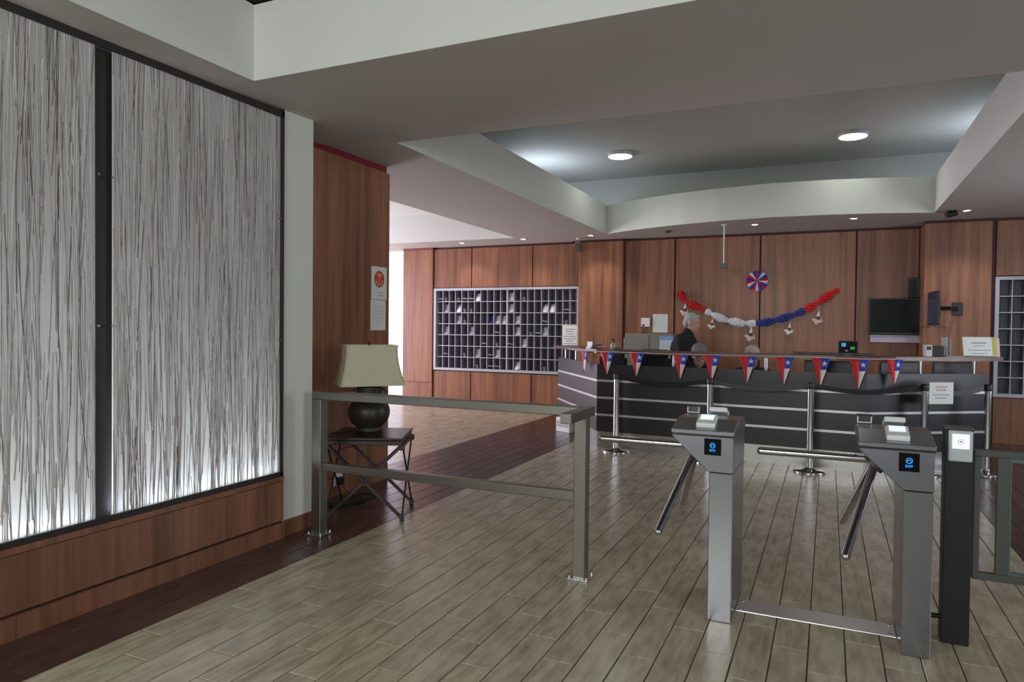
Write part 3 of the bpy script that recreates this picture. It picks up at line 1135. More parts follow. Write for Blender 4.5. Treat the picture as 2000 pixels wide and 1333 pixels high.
def turnstile(label):
    t = thing('turnstile', label, 'turnstile', (-0.487, 3.66, 0), 0, 'tripod turnstiles')
    ox, oy = -0.487, 3.66
    def P(x, y, z): return (x - ox, y - oy, z)
    # leg
    MB().box(-0.059, 0.059, 0.0, 0.50, 0.0, 0.765).build('leg', STEEL, t, 0.004)
    # housing with the slanted underside
    poly = [(-0.735, 0.94), (-0.735, 0.965), (-0.427, 0.965), (-0.427, 0.768), (-0.549, 0.768)]
    MB().prism([P(x, 3.655, z) for x, z in poly], (0, 0.51, 0)).build('housing', STEEL, t, 0.003)
    # lid: gabled, with a lip
    prof = [(3.645, 0.958), (3.645, 0.982), (3.83, 1.022), (3.99, 1.022), (4.10, 1.012), (4.16, 0.985), (4.175, 0.958)]
    MB().prism([P(-0.74, y, z) for y, z in prof], (0.318, 0, 0)).build('lid', STEEL, t, 0.004)
    MB().box(-0.738 - ox, -0.424 - ox, 3.648 - oy, 4.17 - oy, 0.950, 0.957).build('lid_gap', BLACK, t)
    # display
    dsp = MB().box(-0.571 - ox, -0.487 - ox, 3.651 - oy, 3.656 - oy, 0.856, 0.942).build('display', BLACKGLOSS, t, 0.002)
    rg = MB()
    cx, cz = -0.529 - ox, 0.907
    rg.tube([(cx + 0.0125 * math.cos(a), 3.649 - oy, cz + 0.0125 * math.sin(a)) for a in [i * math.pi / 12 for i in range(25)]], 0.0014, 6)
    rg.tube([(cx + 0.005, 3.649 - oy, cz - 0.006), (cx + 0.006, 3.649 - oy, cz + 0.002), (cx, 3.649 - oy, cz + 0.005), (cx - 0.006, 3.649 - oy, cz + 0.001)], 0.0011, 6)
    rg.prism([(cx - 0.009, 3.6495 - oy, cz + 0.001), (cx - 0.003, 3.6495 - oy, cz + 0.001), (cx - 0.006, 3.6495 - oy, cz - 0.005)], (0, 0.001, 0))
    rg.build('exit_icon', GLOWB, dsp)
    text_mesh('EXIT', 0.0155, 'exit_lettering', GLOWB, dsp, Matrix.Translation((cx, 3.6500 - oy, 0.881)) @ Matrix.Rotation(R(90), 4, 'X'))
    # tripod on the slanted side
    a = Vector((-0.707, 0, -0.707))
    hub = Vector((-0.642 - ox, 3.92 - oy, 0.853))
    MB().cyl(hub - a * 0.02, hub + a * 0.035, 0.062, 0.055, 24).build('hub', GREYMET, t)
    apex = hub + a * 0.012 + Vector((0, 0, 0.012))
    q = Vector((0, 1, 0))
    pperp = Vector((-0.707, 0, 0.707))
    for ang in (0, 120, 240):
        v = (a * 0.707 + (pperp * math.cos(R(ang)) + q * math.sin(R(ang))) * 0.707).normalized()
        ob = MB().cyl(apex + v * 0.03, apex + v * 0.545, 0.0205, None, 20)
        ob.ball(tuple(apex + v * 0.545), 0.0204, 16, 8)
        ob.build('arm', CHROME, t)
    # card reader on the front slope, another on the far slope, and a small black scanner
    sl = math.atan2(0.04, 0.185)

    def reader(nm, x, y, z, flip, w=0.098, l=0.12):
        M = Matrix.Translation(P(x, y, z)) @ Matrix.Rotation(math.pi if flip else 0, 4, 'Z') @ Matrix.Rotation(sl + R(6), 4, 'X')
        b = MB().prism([(-w / 2, -l / 2, 0), (w / 2, -l / 2, 0), (w / 2, l / 2, 0), (-w / 2, l / 2, 0)], (0, 0, 0.028), 0, M).build(nm, WHITEP, t, 0.007)
        MB().box(-w * 0.36, w * 0.36, -0.012, l * 0.42, 0.0275, 0.0288, 0, M).build('reader_screen', GLOWW, b)
        MB().box(-w * 0.3, w * 0.3, 0.004, 0.03, 0.0285, 0.0294, 0, M).build('lit_bar', GLOWW2, b)
    reader('card_reader', -0.572, 3.745, 1.006, False)
    reader('card_reader', -0.56, 4.10, 1.018, True)
    sc = MB().prism([P(-0.735, 4.06, 1.018), P(-0.66, 4.06, 1.018), P(-0.66, 4.12, 1.018), P(-0.735, 4.12, 1.018)], (0, 0, 0.045)).build('scanner', BLACK, t, 0.004)
    fr_ = MB()
    fr_.box(-0.732 - ox, -0.664 - ox, 4.055 - oy, 4.06 - oy, 1.022, 1.027); fr_.box(-0.732 - ox, -0.727 - ox, 4.055 - oy, 4.06 - oy, 1.027, 1.055)
    fr_.box(-0.669 - ox, -0.664 - ox, 4.055 - oy, 4.06 - oy, 1.027, 1.055)
    fr_.build('scanner_frame', WHITEP, sc)
    return t


t1 = turnstile('brushed steel tripod turnstile nearer the railing, between railing and floor plate')
t2 = copy_tree(t1)
t2['label'] = 'brushed steel tripod turnstile nearer the gate, beside the black reader post'
t2.location = (-0.487 + 0.878, 3.66, 0)
fp = thing('floor_plate', 'flat polished steel plate on the tiles joining the two turnstiles', 'floor plate', (-0.045, 3.93, 0))
MB().box(-0.382, 0.375, -0.085, 0.085, 0.0, 0.006).build('plate', steel('plate_steel', (225, 225, 226), 0.28, (3, 60, 60)), fp, 0.004)
for sx in (-0.36, 0.35):
    for sy in (-0.06, 0.06):
        MB().cyl((sx, sy, 0.006), (sx, sy, 0.009), 0.009, None, 12).build('screw', STEEL, fp)

# reader post
rp = thing('reader_post', 'black post with a lit white code reader between turnstile and gate', 'reader post', (0.578, 3.94, 0))
MB().box(-0.058, 0.058, -0.05, 0.05, 0.0, 1.035).build('post', BLACK, rp, 0.004)
MB().box(-0.062, 0.062, -0.052, 0.052, 1.035, 1.045).build('cap', GREYMET, rp, 0.002)
rd = MB().box(-0.048, 0.052, -0.078, -0.05, 0.885, 1.034).build('code_reader', mat('silver_plastic', (186, 188, 190), 0.35, 0.2), rp, 0.008)
MB().box(-0.033, 0.037, -0.0792, -0.077, 0.948, 1.018).build('reader_screen', GLOWW, rd)
MB().box(-0.024, 0.026, -0.080, -0.0785, 0.956, 1.008).build('lit_field', GLOWW2, rd)
ic = MB()
ic.tube([(0.001 + 0.011 * math.cos(a), -0.0805, 0.982 + 0.011 * math.sin(a)) for a in [i * math.pi / 10 for i in range(21)]], 0.0016, 6)
ic.ball((0.001, -0.0805, 0.982), 0.0045, 10, 6)
ic.build('target_icon', mat('icon_ink', (110, 120, 150), 0.6), rd)
MB().cyl((-0.13, 0, 0.11), (-0.058, 0, 0.11), 0.012, None, 12).build('conduit', BLACK, rp)
for hz in (0.72, 0.5):
    MB().box(0.058, 0.068, -0.02, 0.02, hz - 0.05, hz + 0.05).build('hinge', BLACK, rp)

# gate
gt = thing('gate', 'grey tubular metal gate with open panels right of the black reader post', 'gate', (0.65, 3.97, 0))
GB = 0.028
for nm, x0, x1, z0, z1 in (('top_rail', 0.0, 1.3, 0.905, 0.938), ('bottom_rail', 0.0, 1.3, 0.31, 0.345), ('stile', 0.0, 0.028, 0.345, 0.905), ('stile', 0.095, 0.145, 0.345, 0.905), ('stile', 1.25, 1.3, 0.0, 0.905)):
    MB().box(x0, x1, -0.018, 0.018, z0, z1).build(nm, GREYMET, gt, 0.003)
for x0, x1, z0, z1 in ((0.145, 0.153, 0.345, 0.905), (0.153, 1.25, 0.885, 0.905), (0.153, 1.25, 0.345, 0.36)):
    MB().box(x0, x1, -0.010, 0.010, z0, z1).build('inner_frame', mat('green_grey_metal', (84, 96, 90), 0.4, 0.3), gt)

# ------------------------------------------------------------------ steel railing
rl = thing('railing', 'brushed steel railing with two rails in front of the lamp table', 'railing', (-2.3, 3.945, 0))
def B(nm, x0, x1, y0, y1, z0, z1, m=STEEL_R, bev=0.004):
    return MB().box(x0 + 2.3, x1 + 2.3, y0 - 3.945, y1 - 3.945, z0, z1).build(nm, m, rl, bev)
B('post', -3.345, -3.265, 3.905, 3.985, 0.0, 0.975)
B('post', -1.367, -1.293, 3.905, 3.985, 0.0, 0.978)
B('top_rail', -3.345, -1.326, 3.91, 3.98, 0.975, 1.032)
B('lower_rail', -3.265, -1.367, 3.915, 3.975, 0.465, 0.522)
B('end_bar', -1.326, -1.262, 3.555, 3.985, 0.978, 1.035)
for px in (-3.305, -1.33):
    bp = B('base_plate', px - 0.065, px + 0.065, 3.88, 4.01, 0.0, 0.01, CHROME, 0.002)
    for sx in (-0.052, 0.052):
        for sy in (-0.052, 0.052):
            MB().cyl((px + sx + 2.3, sy, 0.01), (px + sx + 2.3, sy, 0.026), 0.009, 0.008, 8).build('bolt', CHROME, bp)

# ------------------------------------------------------------------ side table and lamp
tb = thing('side_table', 'dark wooden tray table on crossed iron legs beside the wood wall', 'side table', (-3.33, 4.595, 0), R(24.5))
W2, D2, TZ = 0.288, 0.276, 0.645
MB().box(-W2, W2, -D2, D2, 0.588, 0.622).build('tray_body', DARKWOOD, tb, 0.003)
MB().box(-W2 - 0.006, W2 + 0.006, -D2 - 0.006, D2 + 0.006, 0.626, TZ).build('table_top', DARKWOOD, tb, 0.004)
MB().box(W2 - 0.004, W2 + 0.014, -D2 + 0.02, D2 - 0.02, 0.57, 0.60).build('side_rail', DARKWOOD, tb)
MB().box(-W2 - 0.014, -W2 + 0.004, -D2 + 0.02, D2 - 0.02, 0.57, 0.60).build('side_rail', DARKWOOD, tb)
for sy in (-1, 1):
    y = sy * (D2 - 0.02)
    MB().bar((-W2, y, 0.03), (W2 - 0.01, y, 0.575), 0.022, 0.03, 0, (0, 1, 0)).build('leg', IRON, tb)
    MB().bar((W2, y + sy * 0.0, 0.03), (-W2 + 0.01, y, 0.575), 0.020, 0.03, 0, (0, 1, 0)).build('leg', IRON, tb)
for sx in (-1, 1):
    x = sx * (W2 + 0.004)
    for s2 in (-1, 1):
        MB().cyl((x, s2 * (D2 - 0.02), 0.035), (x, -s2 * (D2 - 0.05), 0.57), 0.007, None, 8).build('brace', IRON, tb)
        MB().box(x - 0.016, x + 0.016, s2 * (D2 - 0.02) - 0.014, s2 * (D2 - 0.02) + 0.014, 0.0, 0.055).build('foot', IRON, tb, 0.003)
        MB().box(x - 0.018, x + 0.018, s2 * (D2 - 0.02) - 0.018, s2 * (D2 - 0.02) + 0.018, 0.55, 0.59).build('bracket', IRON, tb, 0.003)

lp = thing('table_lamp', 'table lamp with a dark pottery jar base and flared linen shade', 'lamp', (-3.40, 4.66, TZ), R(48))
MB().lathe([(0.100, 0.0), (0.108, 0.006), (0.106, 0.022), (0.095, 0.03), (0.098, 0.036), (0.128, 0.06), (0.155, 0.095), (0.168, 0.135), (0.17, 0.165), (0.163, 0.2), (0.145, 0.23), (0.118, 0.25), (0.102, 0.26), (0.1, 0.3), (0.101, 0.345), (0.106, 0.355), (0.1, 0.362), (0.02, 0.365)], n=40).build('jar', POT, lp)
for sx in (-1, 1):
    MB().tube([(sx * 0.098, 0, 0.325), (sx * 0.12, 0, 0.34), (sx * 0.138, 0, 0.325), (sx * 0.14, 0, 0.295), (sx * 0.128, 0, 0.262), (sx * 0.115, 0, 0.248)], 0.011, 8).build('handle', POT, lp)
MB().cyl((0, 0, 0.36), (0, 0, 0.705), 0.008, None, 8).build('stem', IRON, lp)
sh = MB()
rings = []
NS = 10
for i in range(NS + 1):
    t = i / NS
    hw_ = 0.205 + 0.053 * (1 - t) ** 1.15
    hd_ = 0.135 + 0.050 * (1 - t) ** 1.15
    bow = -0.012 * math.sin(math.pi * t)
    rings.append((hw_ + bow, hd_ + bow, 0.385 + 0.312 * t))
vs, fs = [], []
per = []
for (a, b, z) in rings:
    c = 0.018
    ring = [(-a + c, -b), (a - c, -b), (a, -b + c), (a, b - c), (a - c, b), (-a + c, b), (-a, b - c), (-a, -b + c)]
    vs += [(x, y, z) for x, y in ring]
for i in range(NS):
    for j in range(8):
        q = (j + 1) % 8
        fs.append((i * 8 + j, i * 8 + q, (i + 1) * 8 + q, (i + 1) * 8 + j))
sh.add(vs, fs, 0, False)
so = sh.build('shade', SHADE, lp)
sd_ = so.modifiers.new('solid', 'SOLIDIFY')
sd_.thickness = 0.004
trim = MB()
for k in (0, NS):
    a, b, z = rings[k]
    for p, q in (((-a, -b), (a, -b)), ((a, -b), (a, b)), ((a, b), (-a, b)), ((-a, b), (-a, -b))):
        trim.bar((p[0], p[1], z), (q[0], q[1], z), 0.006, 0.012)
trim.build('shade_binding', SHADE, so)
MB().lathe([(0.004, 0.70), (0.007, 0.708), (0.012, 0.716), (0.009, 0.726), (0.002, 0.73)], n=12).build('finial', IRON, lp)
MB().bar((-0.2, 0, 0.69), (0.2, 0, 0.69), 0.005, 0.005).build('shade_carrier', IRON, lp)

# outlet and cords under the table
ot = thing('wall_outlet', 'white wall outlet with plug low on the wood wall behind table', 'outlet', (-3.93, 4.93, 0.145))
MB().box(0, 0.008, -0.06, 0.06, -0.055, 0.055).build('plate', WHITEP, ot, 0.002)
MB().box(0.008, 0.05, -0.028, 0.035, -0.045, 0.02).build('plug', BLACK, ot, 0.004)
cd = tag(MB().tube([(-3.885, 4.93, 0.13), (-3.84, 4.92, 0.06), (-3.80, 4.97, 0.012), (-3.70, 5.08, 0.007), (-3.58, 5.02, 0.007), (-3.62, 4.90, 0.007), (-3.76, 4.84, 0.009), (-3.80, 4.75, 0.007), (-3.74, 4.62, 0.007)], 0.005, 7).build('loose_cable', BLACK),
         'black power cord looped on the dark floor under the table', 'cord')
ps = thing('power_strip', 'dark power strip on the floor under the tray table', 'power strip', (-3.66, 4.72, 0.0), R(60))
MB().box(-0.15, 0.15, -0.03, 0.03, 0, 0.035).build('housing', BLACK, ps, 0.005)
for i in range(3):
    MB().cyl((-0.09 + 0.09 * i, 0, 0.035), (-0.09 + 0.09 * i, 0, 0.038), 0.02, None, 14).build('socket', GREYMET, ps)
lc = (MB().tube([(-3.47, 4.60, TZ + 0.012), (-3.50, 4.52, TZ + 0.006), (-3.56, 4.40, TZ + 0.005), (-3.615, 4.30, TZ - 0.02), (-3.64, 4.30, 0.4), (-3.70, 4.45, 0.1), (-3.72, 4.56, 0.02), (-3.70, 4.60, 0.01)], 0.004, 7).build('lamp_cord', BLACK, lp))
lc.matrix_parent_inverse = (Matrix.Translation((-3.40, 4.66, TZ)) @ Matrix.Rotation(R(48), 4, 'Z')).inverted()

# posters on the wood wall (face towards +x)
def wall_sheet(name, label, y0, y1, z0, z1):
    t = thing(name, label, 'poster', (-3.929, (y0 + y1) / 2, z0), R(90))
    w, h = y1 - y0, z1 - z0
    MB().box(-w / 2, w / 2, -0.0035, -0.002, 0, h).build('paper_sheet', PAPER, t)
    return t, w, h
po, w, h = wall_sheet('poster', 'white poster with a red wireless network disc on the wood wall', 5.405, 5.655, 1.757, 2.07)
cx, cz, rr = 0.0, h * 0.62, 0.077
MB().cyl((cx, -0.0045, cz), (cx, -0.003, cz), rr, None, 40).build('red_disc', mat('poster_red', (196, 62, 50), 0.6), po)
rg = MB()
rg.tube([(cx + rr * math.cos(a), -0.0045, cz + rr * math.sin(a)) for a in [i * math.pi / 20 for i in range(41)]], 0.0022, 6)
rg.build('disc_edge', mat('poster_dark_red', (120, 60, 52), 0.6), po)
wv = MB()
for r_ in (0.018, 0.033, 0.048):
    wv.tube([(cx + r_ * math.sin(a), -0.005, cz + 0.006 + r_ * math.cos(a)) for a in [R(-52 + 104 * i / 10) for i in range(11)]], 0.0036, 6)
wv.ball((cx, -0.005, cz + 0.004), 0.006, 10, 6)
wv.build('wave_icon', mat('poster_cream', (228, 206, 170), 0.6), po)
hnd = MB()
for s in (-1, 1):
    hnd.tube([(cx + s * 0.056, -0.005, cz - 0.012), (cx + s * 0.045, -0.005, cz - 0.034), (cx + s * 0.028, -0.005, cz - 0.052), (cx + s * 0.012, -0.005, cz - 0.06)], 0.004, 6)
hnd.box(cx - 0.004, cx + 0.004, -0.0055, -0.0045, cz - 0.045, cz - 0.012)
hnd.build('lower_print', MATS['poster_cream'], po)
pt_ = MB()
for v, ww_ in ((0.2, 0.34), (0.11, 0.36)):
    pt_.box(-ww_ * w / 2 + 0.02, ww_ * w / 2 + 0.02, -0.0045, -0.003, v * h, v * h + 0.006)
tag(pt_.build('print', INK, po), kind='stuff')
p2, w, h = wall_sheet('poster', 'white typed sheet pinned under the poster with the red disc', 5.395, 5.64, 1.462, 1.752)
pt_ = MB()
for i in range(11):
    v = 0.92 - i * 0.075
    a, b = -0.4, (-0.25 if i in (0, 1) else 0.42 if i < 8 else 0.1)
    if i > 8:
        a, b = -0.12, 0.2
    pt_.box(a * w, b * w, -0.0042, -0.003, v * h, v * h + 0.004)
tag(pt_.build('print', mat('pale_ink', (168, 172, 176), 0.8), p2), kind='stuff')

# ------------------------------------------------------------------ things on the back wall
sw = thing('switch_plate', 'white square switch box on the wood wall left of hung sheet', 'switch', (-2.83, YB - 0.001, 1.60))
MB().box(-0.075, 0.075, -0.03, 0, -0.06, 0.09).build('plate', WHITEP, sw, 0.005)
MB().box(-0.055, -0.02, -0.036, -0.03, -0.05, -0.02).build('button', BLACK, sw)
MB().tube([(-0.04, -0.033, -0.05), (-0.04, -0.02, -0.1), (-0.04, -0.012, -0.17)], 0.005, 6).build('cable', BLACK, sw)

fc = thing('filing_cabinet', 'low beige grey cabinet against the back wall behind the standing man', 'cabinet', (-2.64, 11.45, 0))
MB().box(-0.42, 0.36, -0.22, 0.23, 0.0, 1.425).build('body', CAB, fc, 0.006)
for x0, x1 in ((-0.41, -0.02), (0.0, 0.35)):
    dd = MB().box(x0, x1, -0.236, -0.221, 0.05, 1.40).build('door', CAB, fc, 0.003)
    MB().cyl((x1 - 0.03, -0.25, 0.8), (x1 - 0.03, -0.25, 0.92), 0.007, None, 8).build('door_handle', CHROME, dd)
sheet('leaflet', 'white sheet with a blue heading fixed to the beige cabinet', 'notice', 0.22, 0.30, (-2.375, 11.21, 1.09), 0, lines_of((0.5, 0.4), (0.7, 0.6), 0.012), 0, mat('bluish_paper', (196, 206, 214), 0.7))
fb = bpy.data.objects['leaflet']
MB().box(-0.11, 0.11, -0.001, 0.0005, 0.235, 0.30).build('blue_heading', mat('pale_blue', (120, 160, 200), 0.6), fb)

tv = thing('television', 'black flat television on the wood wall above a pale shelf', 'television', (0.885, 11.60, 1.455))
MB().box(-0.345, 0.345, -0.03, 0.02, 0, 0.54).build('casing', BLACK, tv, 0.006)
MB().box(-0.325, 0.325, -0.032, -0.029, 0.03, 0.52).build('screen', mat('tv_screen', (10, 10, 13), 0.2, spec=0.2), tv)
MB().box(-0.1, 0.1, 0.02, 0.1, 0.15, 0.4).build('wall_mount', BLACK, tv)
tsf = thing('wall_shelf', 'pale metal shelf fixed under the flat television', 'shelf', (0.90, 11.60, 1.34))
MB().box(-0.33, 0.33, -0.03, 0.1, 0.0, 0.10).build('front', mat('lilac_white', (176, 172, 190), 0.5), tsf, 0.004)
MB().box(-0.33, 0.33, -0.05, 0.1, 0.1, 0.108).build('shelf_top', MATS['lilac_white'], tsf)
spk = thing('speaker', 'narrow black box speaker on the wall above the flat television', 'speaker', (1.13, 11.66, 2.0))
MB().box(-0.075, 0.075, -0.06, 0.04, 0.0, 0.29).build('box', BLACK, spk, 0.006)
MB().box(-0.06, 0.02, -0.064, -0.059, 0.03, 0.26).build('grille', mat('dark_grille', (34, 38, 40), 0.6), spk)
for bz in (0.06, 0.23):
    MB().box(0.06, 0.095, -0.03, 0.03, bz - 0.02, bz + 0.02).build('bracket', GREYMET, spk)
# television on a swivel arm, seen nearly edge-on
t2v = thing('television', 'flat television turned edge-on on a wall arm at the plain wood panel', 'television', (1.27, 10.76, 1.60), R(-87))
MB().box(-0.31, 0.31, -0.018, 0.018, 0, 0.44).build('casing', BLACK, t2v, 0.005)
MB().box(-0.30, 0.30, -0.020, -0.017, 0.015, 0.425).build('screen', mat('screen_violet_reflection', (46, 42, 74), 0.25), t2v)  # violet reflection put into the screen's base colour
MB().box(-0.13, 0.13, 0.018, 0.06, 0.08, 0.33).build('back_box', BLACK, t2v, 0.01)
for sx in (-0.22, 0.22):
    MB().bar((sx, 0, 0.0), (sx, 0.12, -0.05), 0.012, 0.01).build('foot', BLACK, t2v)
    MB().bar((sx, 0, 0.0), (sx, -0.12, -0.05), 0.012, 0.01).build('foot', BLACK, t2v)
MB().bar((0.0, 0.06, 0.22), (-0.15, 0.21, 0.22), 0.03, 0.05).build('swivel_arm', BLACK, t2v)
MB().bar((-0.15, 0.21, 0.22), (-0.40, 0.345, 0.22), 0.03, 0.05).build('swivel_arm', BLACK, t2v)
MB().box(-0.436, -0.40, 0.29, 0.42, 0.13, 0.31).build('wall_plate', BLACK, t2v, 0.004)

# rosette of paper wedges
ro = thing('paper_rosette', 'pleated paper rosette in red, white and blue above the garland', 'rosette', (-1.045, YB - 0.03, 2.288))
cols = [RED, BLUE, WHITEC, BLUE, RED, BLUE, WHITEC, RED, BLUE, RED, WHITEC, BLUE, RED, WHITEC, BLUE, RED, BLUE, WHITEC]
for i in range(18):
    a0, a1 = 2 * math.pi * i / 18, 2 * math.pi * (i + 1) / 18
    am = (a0 + a1) / 2
    r0 = 0.162
    vs = [(0, -0.012, 0), (r0 * math.cos(a0), 0.012, r0 * math.sin(a0)), (r0 * 0.985 * math.cos(am), -0.02, r0 * 0.985 * math.sin(am)), (r0 * math.cos(a1), 0.012, r0 * math.sin(a1)), (0, 0.02, 0)]
    MB().add(vs, [(0, 1, 2), (0, 2, 3), (4, 2, 1), (4, 3, 2), (0, 3, 4), (0, 4, 1)]).build('paper_wedge', cols[i], ro)
MB().ball((0, -0.014, 0), 0.012, 10, 6).build('centre_button', mat('purple_dot', (90, 40, 90), 0.5), ro)

# garland
gp = [(-2.272, 2.131), (-2.16, 1.96), (-1.98, 1.88), (-1.834, 1.815), (-1.66, 1.72), (-1.499, 1.655), (-1.28, 1.615), (-1.05, 1.602), (-0.84, 1.64), (-0.647, 1.693), (-0.48, 1.75), (-0.337, 1.814), (-0.136, 1.948), (0.132, 2.141)]
gar = thing('garland', 'swagged tissue garland in red, white and blue on the wood wall', 'garland', (0, YB - 0.05, 0))


def garland_part(name, pts, m, seed):
    rg_ = random.Random(seed)
    mb = MB()
    L_ = [0]
    for a, b in zip(pts, pts[1:]):
        L_.append(L_[-1] + math.dist(a, b))
    n = int(L_[-1] / 0.012)
    k = 14
    vs, fs = [], []
    for i in range(n + 1):
        s = L_[-1] * i / n
        j = max(q for q in range(len(L_)) if L_[q] <= s + 1e-9)
        j = min(j, len(pts) - 2)
        f_ = (s - L_[j]) / (L_[j + 1] - L_[j])
        x = pts[j][0] + (pts[j + 1][0] - pts[j][0]) * f_
        z = pts[j][1] + (pts[j + 1][1] - pts[j][1]) * f_
        d = Vector((pts[j + 1][0] - pts[j][0], 0, pts[j + 1][1] - pts[j][1])).normalized()
        u, w_ = Vector((0, 1, 0)), d.cross(Vector((0, 1, 0)))
        env = 0.026 + 0.032 * abs(math.sin(s * 11 + seed)) ** 0.8
        env *= min(1, 0.45 + s / 0.05, 0.45 + (L_[-1] - s) / 0.05)
        for q in range(k):
            t = 2 * math.pi * q / k + s * 14
            r_ = env * (1.15 if q % 2 else 0.62) * rg_.uniform(0.8, 1.2)
            vs.append(Vector((x, 0, z)) + (u * math.cos(t) * 0.7 + w_ * math.sin(t)) * r_)
    for i in range(n):
        for q in range(k):
            p = (q + 1) % k
            fs.append((i * k + q, i * k + p, (i + 1) * k + p, (i + 1) * k + q))
    fs += [tuple(range(k))[::-1], tuple(range(n * k, n * k + k))]
    mb.add(vs, fs, 0, False)
    return mb.build(name, m, gar)


GRED = mat('tissue_red', (196, 24, 30), 0.6)
garland_part('red_swag', gp[0:4], GRED, 1)
garland_part('white_swag', gp[3:8], mat('tissue_white', (214, 218, 226), 0.6), 2)
garland_part('blue_swag', gp[7:12], mat('tissue_blue', (34, 52, 126), 0.6), 3)
garland_part('red_swag', gp[11:14], GRED, 4)
ORN = mat('ornament_white', (222, 216, 210), 0.6)
ORN_P = mat('ornament_pink', (214, 190, 180), 0.6)
ORN_D = mat('ornament_grey', (74, 66, 72), 0.6)
oz = [(-2.175, 1.80, 1.0, 'under the first red swag'), (-1.735, 1.57, 0.85, 'under the left end of the white swag'), (-1.135, 1.40, 1.1, 'under the right end of the white swag'), (-0.56, 1.50, 0.9, 'under the blue swag'), (-0.155, 1.67, 1.0, 'under the last red swag')]
for i, (x, z, s, lab) in enumerate(oz):
    t = thing('bell_ornament', 'small white and pink hanging ornament ' + lab, 'ornament', (x, YB - 0.055, z), 0, 'ornaments hanging from the garland')
    M4 = Matrix.Scale(s, 4)
    MB().add([], []).cyl((0.01 * s, 0, 0.05 * s), (0.02 * s, 0, 0.13 * s), 0.026 * s, 0.006 * s, 10).build('top_cone', ORN, t)
    MB().ball((0.012 * s, 0, 0.035 * s), (0.03 * s, 0.018 * s, 0.024 * s), 12, 8).build('grey_collar', ORN_D, t)
    lb = MB()
    for dx, dz, ra, rb, an in ((-0.035, -0.005, 0.045, 0.024, 20), (-0.02, -0.045, 0.04, 0.022, 60), (0.02, -0.03, 0.04, 0.024, -40), (0.05, -0.03, 0.032, 0.014, -15)):
        lb.ball((dx * s, 0, dz * s), (ra * s, 0.012 * s, rb * s), 10, 6, 0, rot('Y', an))
    lb.build('petals', ORN_P if i % 2 == 0 else ORN, t)
    MB().tube([(0.03 * s, -0.005, 0.03 * s), (0.055 * s, -0.005, 0.015 * s), (0.06 * s, -0.005, -0.01 * s)], 0.006 * s, 6).build('curl', ORN, t)
    MB().cyl((0.018 * s, 0.0, 0.12 * s), (0.018 * s, 0.0, 0.20), 0.003, None, 6).build('thread', ORN, t)

# hanging sensor rod
hs = thing('hanging_sensor', 'grey sensor box hanging from the ceiling on a thin white rod', 'sensor', (-1.42, 10.6, ZC))
MB().cyl((0, 0, 0), (0, 0, -0.57), 0.011, None, 10).build('rod', WHITEP, hs)
MB().lathe([(0.035, 0), (0.035, -0.012), (0.012, -0.018)], n=16).build('ceiling_rose', WHITEP, hs)
MB().box(-0.055, 0.055, -0.04, 0.04, -0.645, -0.57).build('sensor_box', mat('sensor_grey', (96, 100, 100), 0.5), hs, 0.006)
# ceiling cameras
cc = thing('security_camera', 'small grey camera on a bracket above the pigeonhole corner', 'camera', (-3.93, 11.3, ZC))
MB().cyl((0, 0, 0), (0, 0, -0.05), 0.03, 0.012, 14).build('bracket', WHITEP, cc)
MB().cyl((0.0, 0.03, -0.055), (-0.04, -0.09, -0.085), 0.03, 0.034, 16).build('housing', mat('camera_grey', (150, 146, 156), 0.5), cc)
MB().cyl((-0.04, -0.09, -0.085), (-0.043, -0.10, -0.0875), 0.026, None, 14).build('lens', BLACKGLOSS, cc)
MB().box(-0.11, -0.02, 0.2, 0.26, -0.2, -0.09).build('junction_box', GREYMET, cc, 0.004)
MB().tube([(0, 0, -0.03), (-0.03, 0.1, -0.03), (-0.06, 0.22, -0.1)], 0.005, 6).build('cable', GREYMET, cc)
c2 = thing('security_camera', 'black bullet camera on the ceiling beside the bright downlight', 'camera', (1.40, 10.36, ZC))
MB().lathe([(0.045, 0), (0.045, -0.01), (0.02, -0.02)], n=16).build('bracket', BLACK, c2)
MB().cyl((0.05, 0.03, -0.03), (-0.06, -0.03, -0.06), 0.038, None, 16).build('housing', BLACK, c2)
MB().cyl((-0.06, -0.03, -0.06), (-0.064, -0.032, -0.061), 0.03, None, 14).build('lens', BLACKGLOSS, c2)

# ------------------------------------------------------------------ things on the raised top
TZ2 = 1.235
bx = thing('card_box', 'small white card holder on the counter end near the pigeonholes', 'card holder', (-2.90, 8.87, TZ2), R(-30))
MB().box(-0.05, 0.05, -0.025, 0.025, 0, 0.02).build('base', WHITEP, bx)
MB().box(-0.05, 0.05, 0.0, 0.006, 0.02, 0.09).build('card', WHITEP, bx)
sp_ = thing('stapler', 'dark stapler on the counter beside the white card holder', 'stapler', (-2.79, 8.85, TZ2), R(20))
MB().box(-0.06, 0.06, -0.016, 0.016, 0, 0.012).build('base', BLACK, sp_, 0.003)
MB().bar((-0.055, 0, 0.03), (0.06, 0, 0.055), 0.026, 0.022).build('arm', BLACK, sp_)
MB().cyl((-0.055, -0.016, 0.025), (-0.055, 0.016, 0.025), 0.018, None, 10).build('hinge', GREYMET, sp_)
bo = thing('pump_bottle', 'small clear bottle with black pump on the counter corner', 'bottle', (-2.50, 8.62, TZ2))
MB().lathe([(0.034, 0), (0.037, 0.006), (0.037, 0.062), (0.03, 0.078), (0.014, 0.086), (0.013, 0.092)], n=18).build('body', mat('clear_grey', (150, 156, 160), 0.15), bo)
MB().lathe([(0.016, 0.09), (0.016, 0.104), (0.006, 0.108), (0.006, 0.122), (0.014, 0.124), (0.014, 0.132), (0.003, 0.134)], n=14).build('pump', BLACK, bo)
MB().bar((0, 0, 0.127), (-0.035, -0.01, 0.124), 0.01, 0.008).build('spout', BLACK, bo)
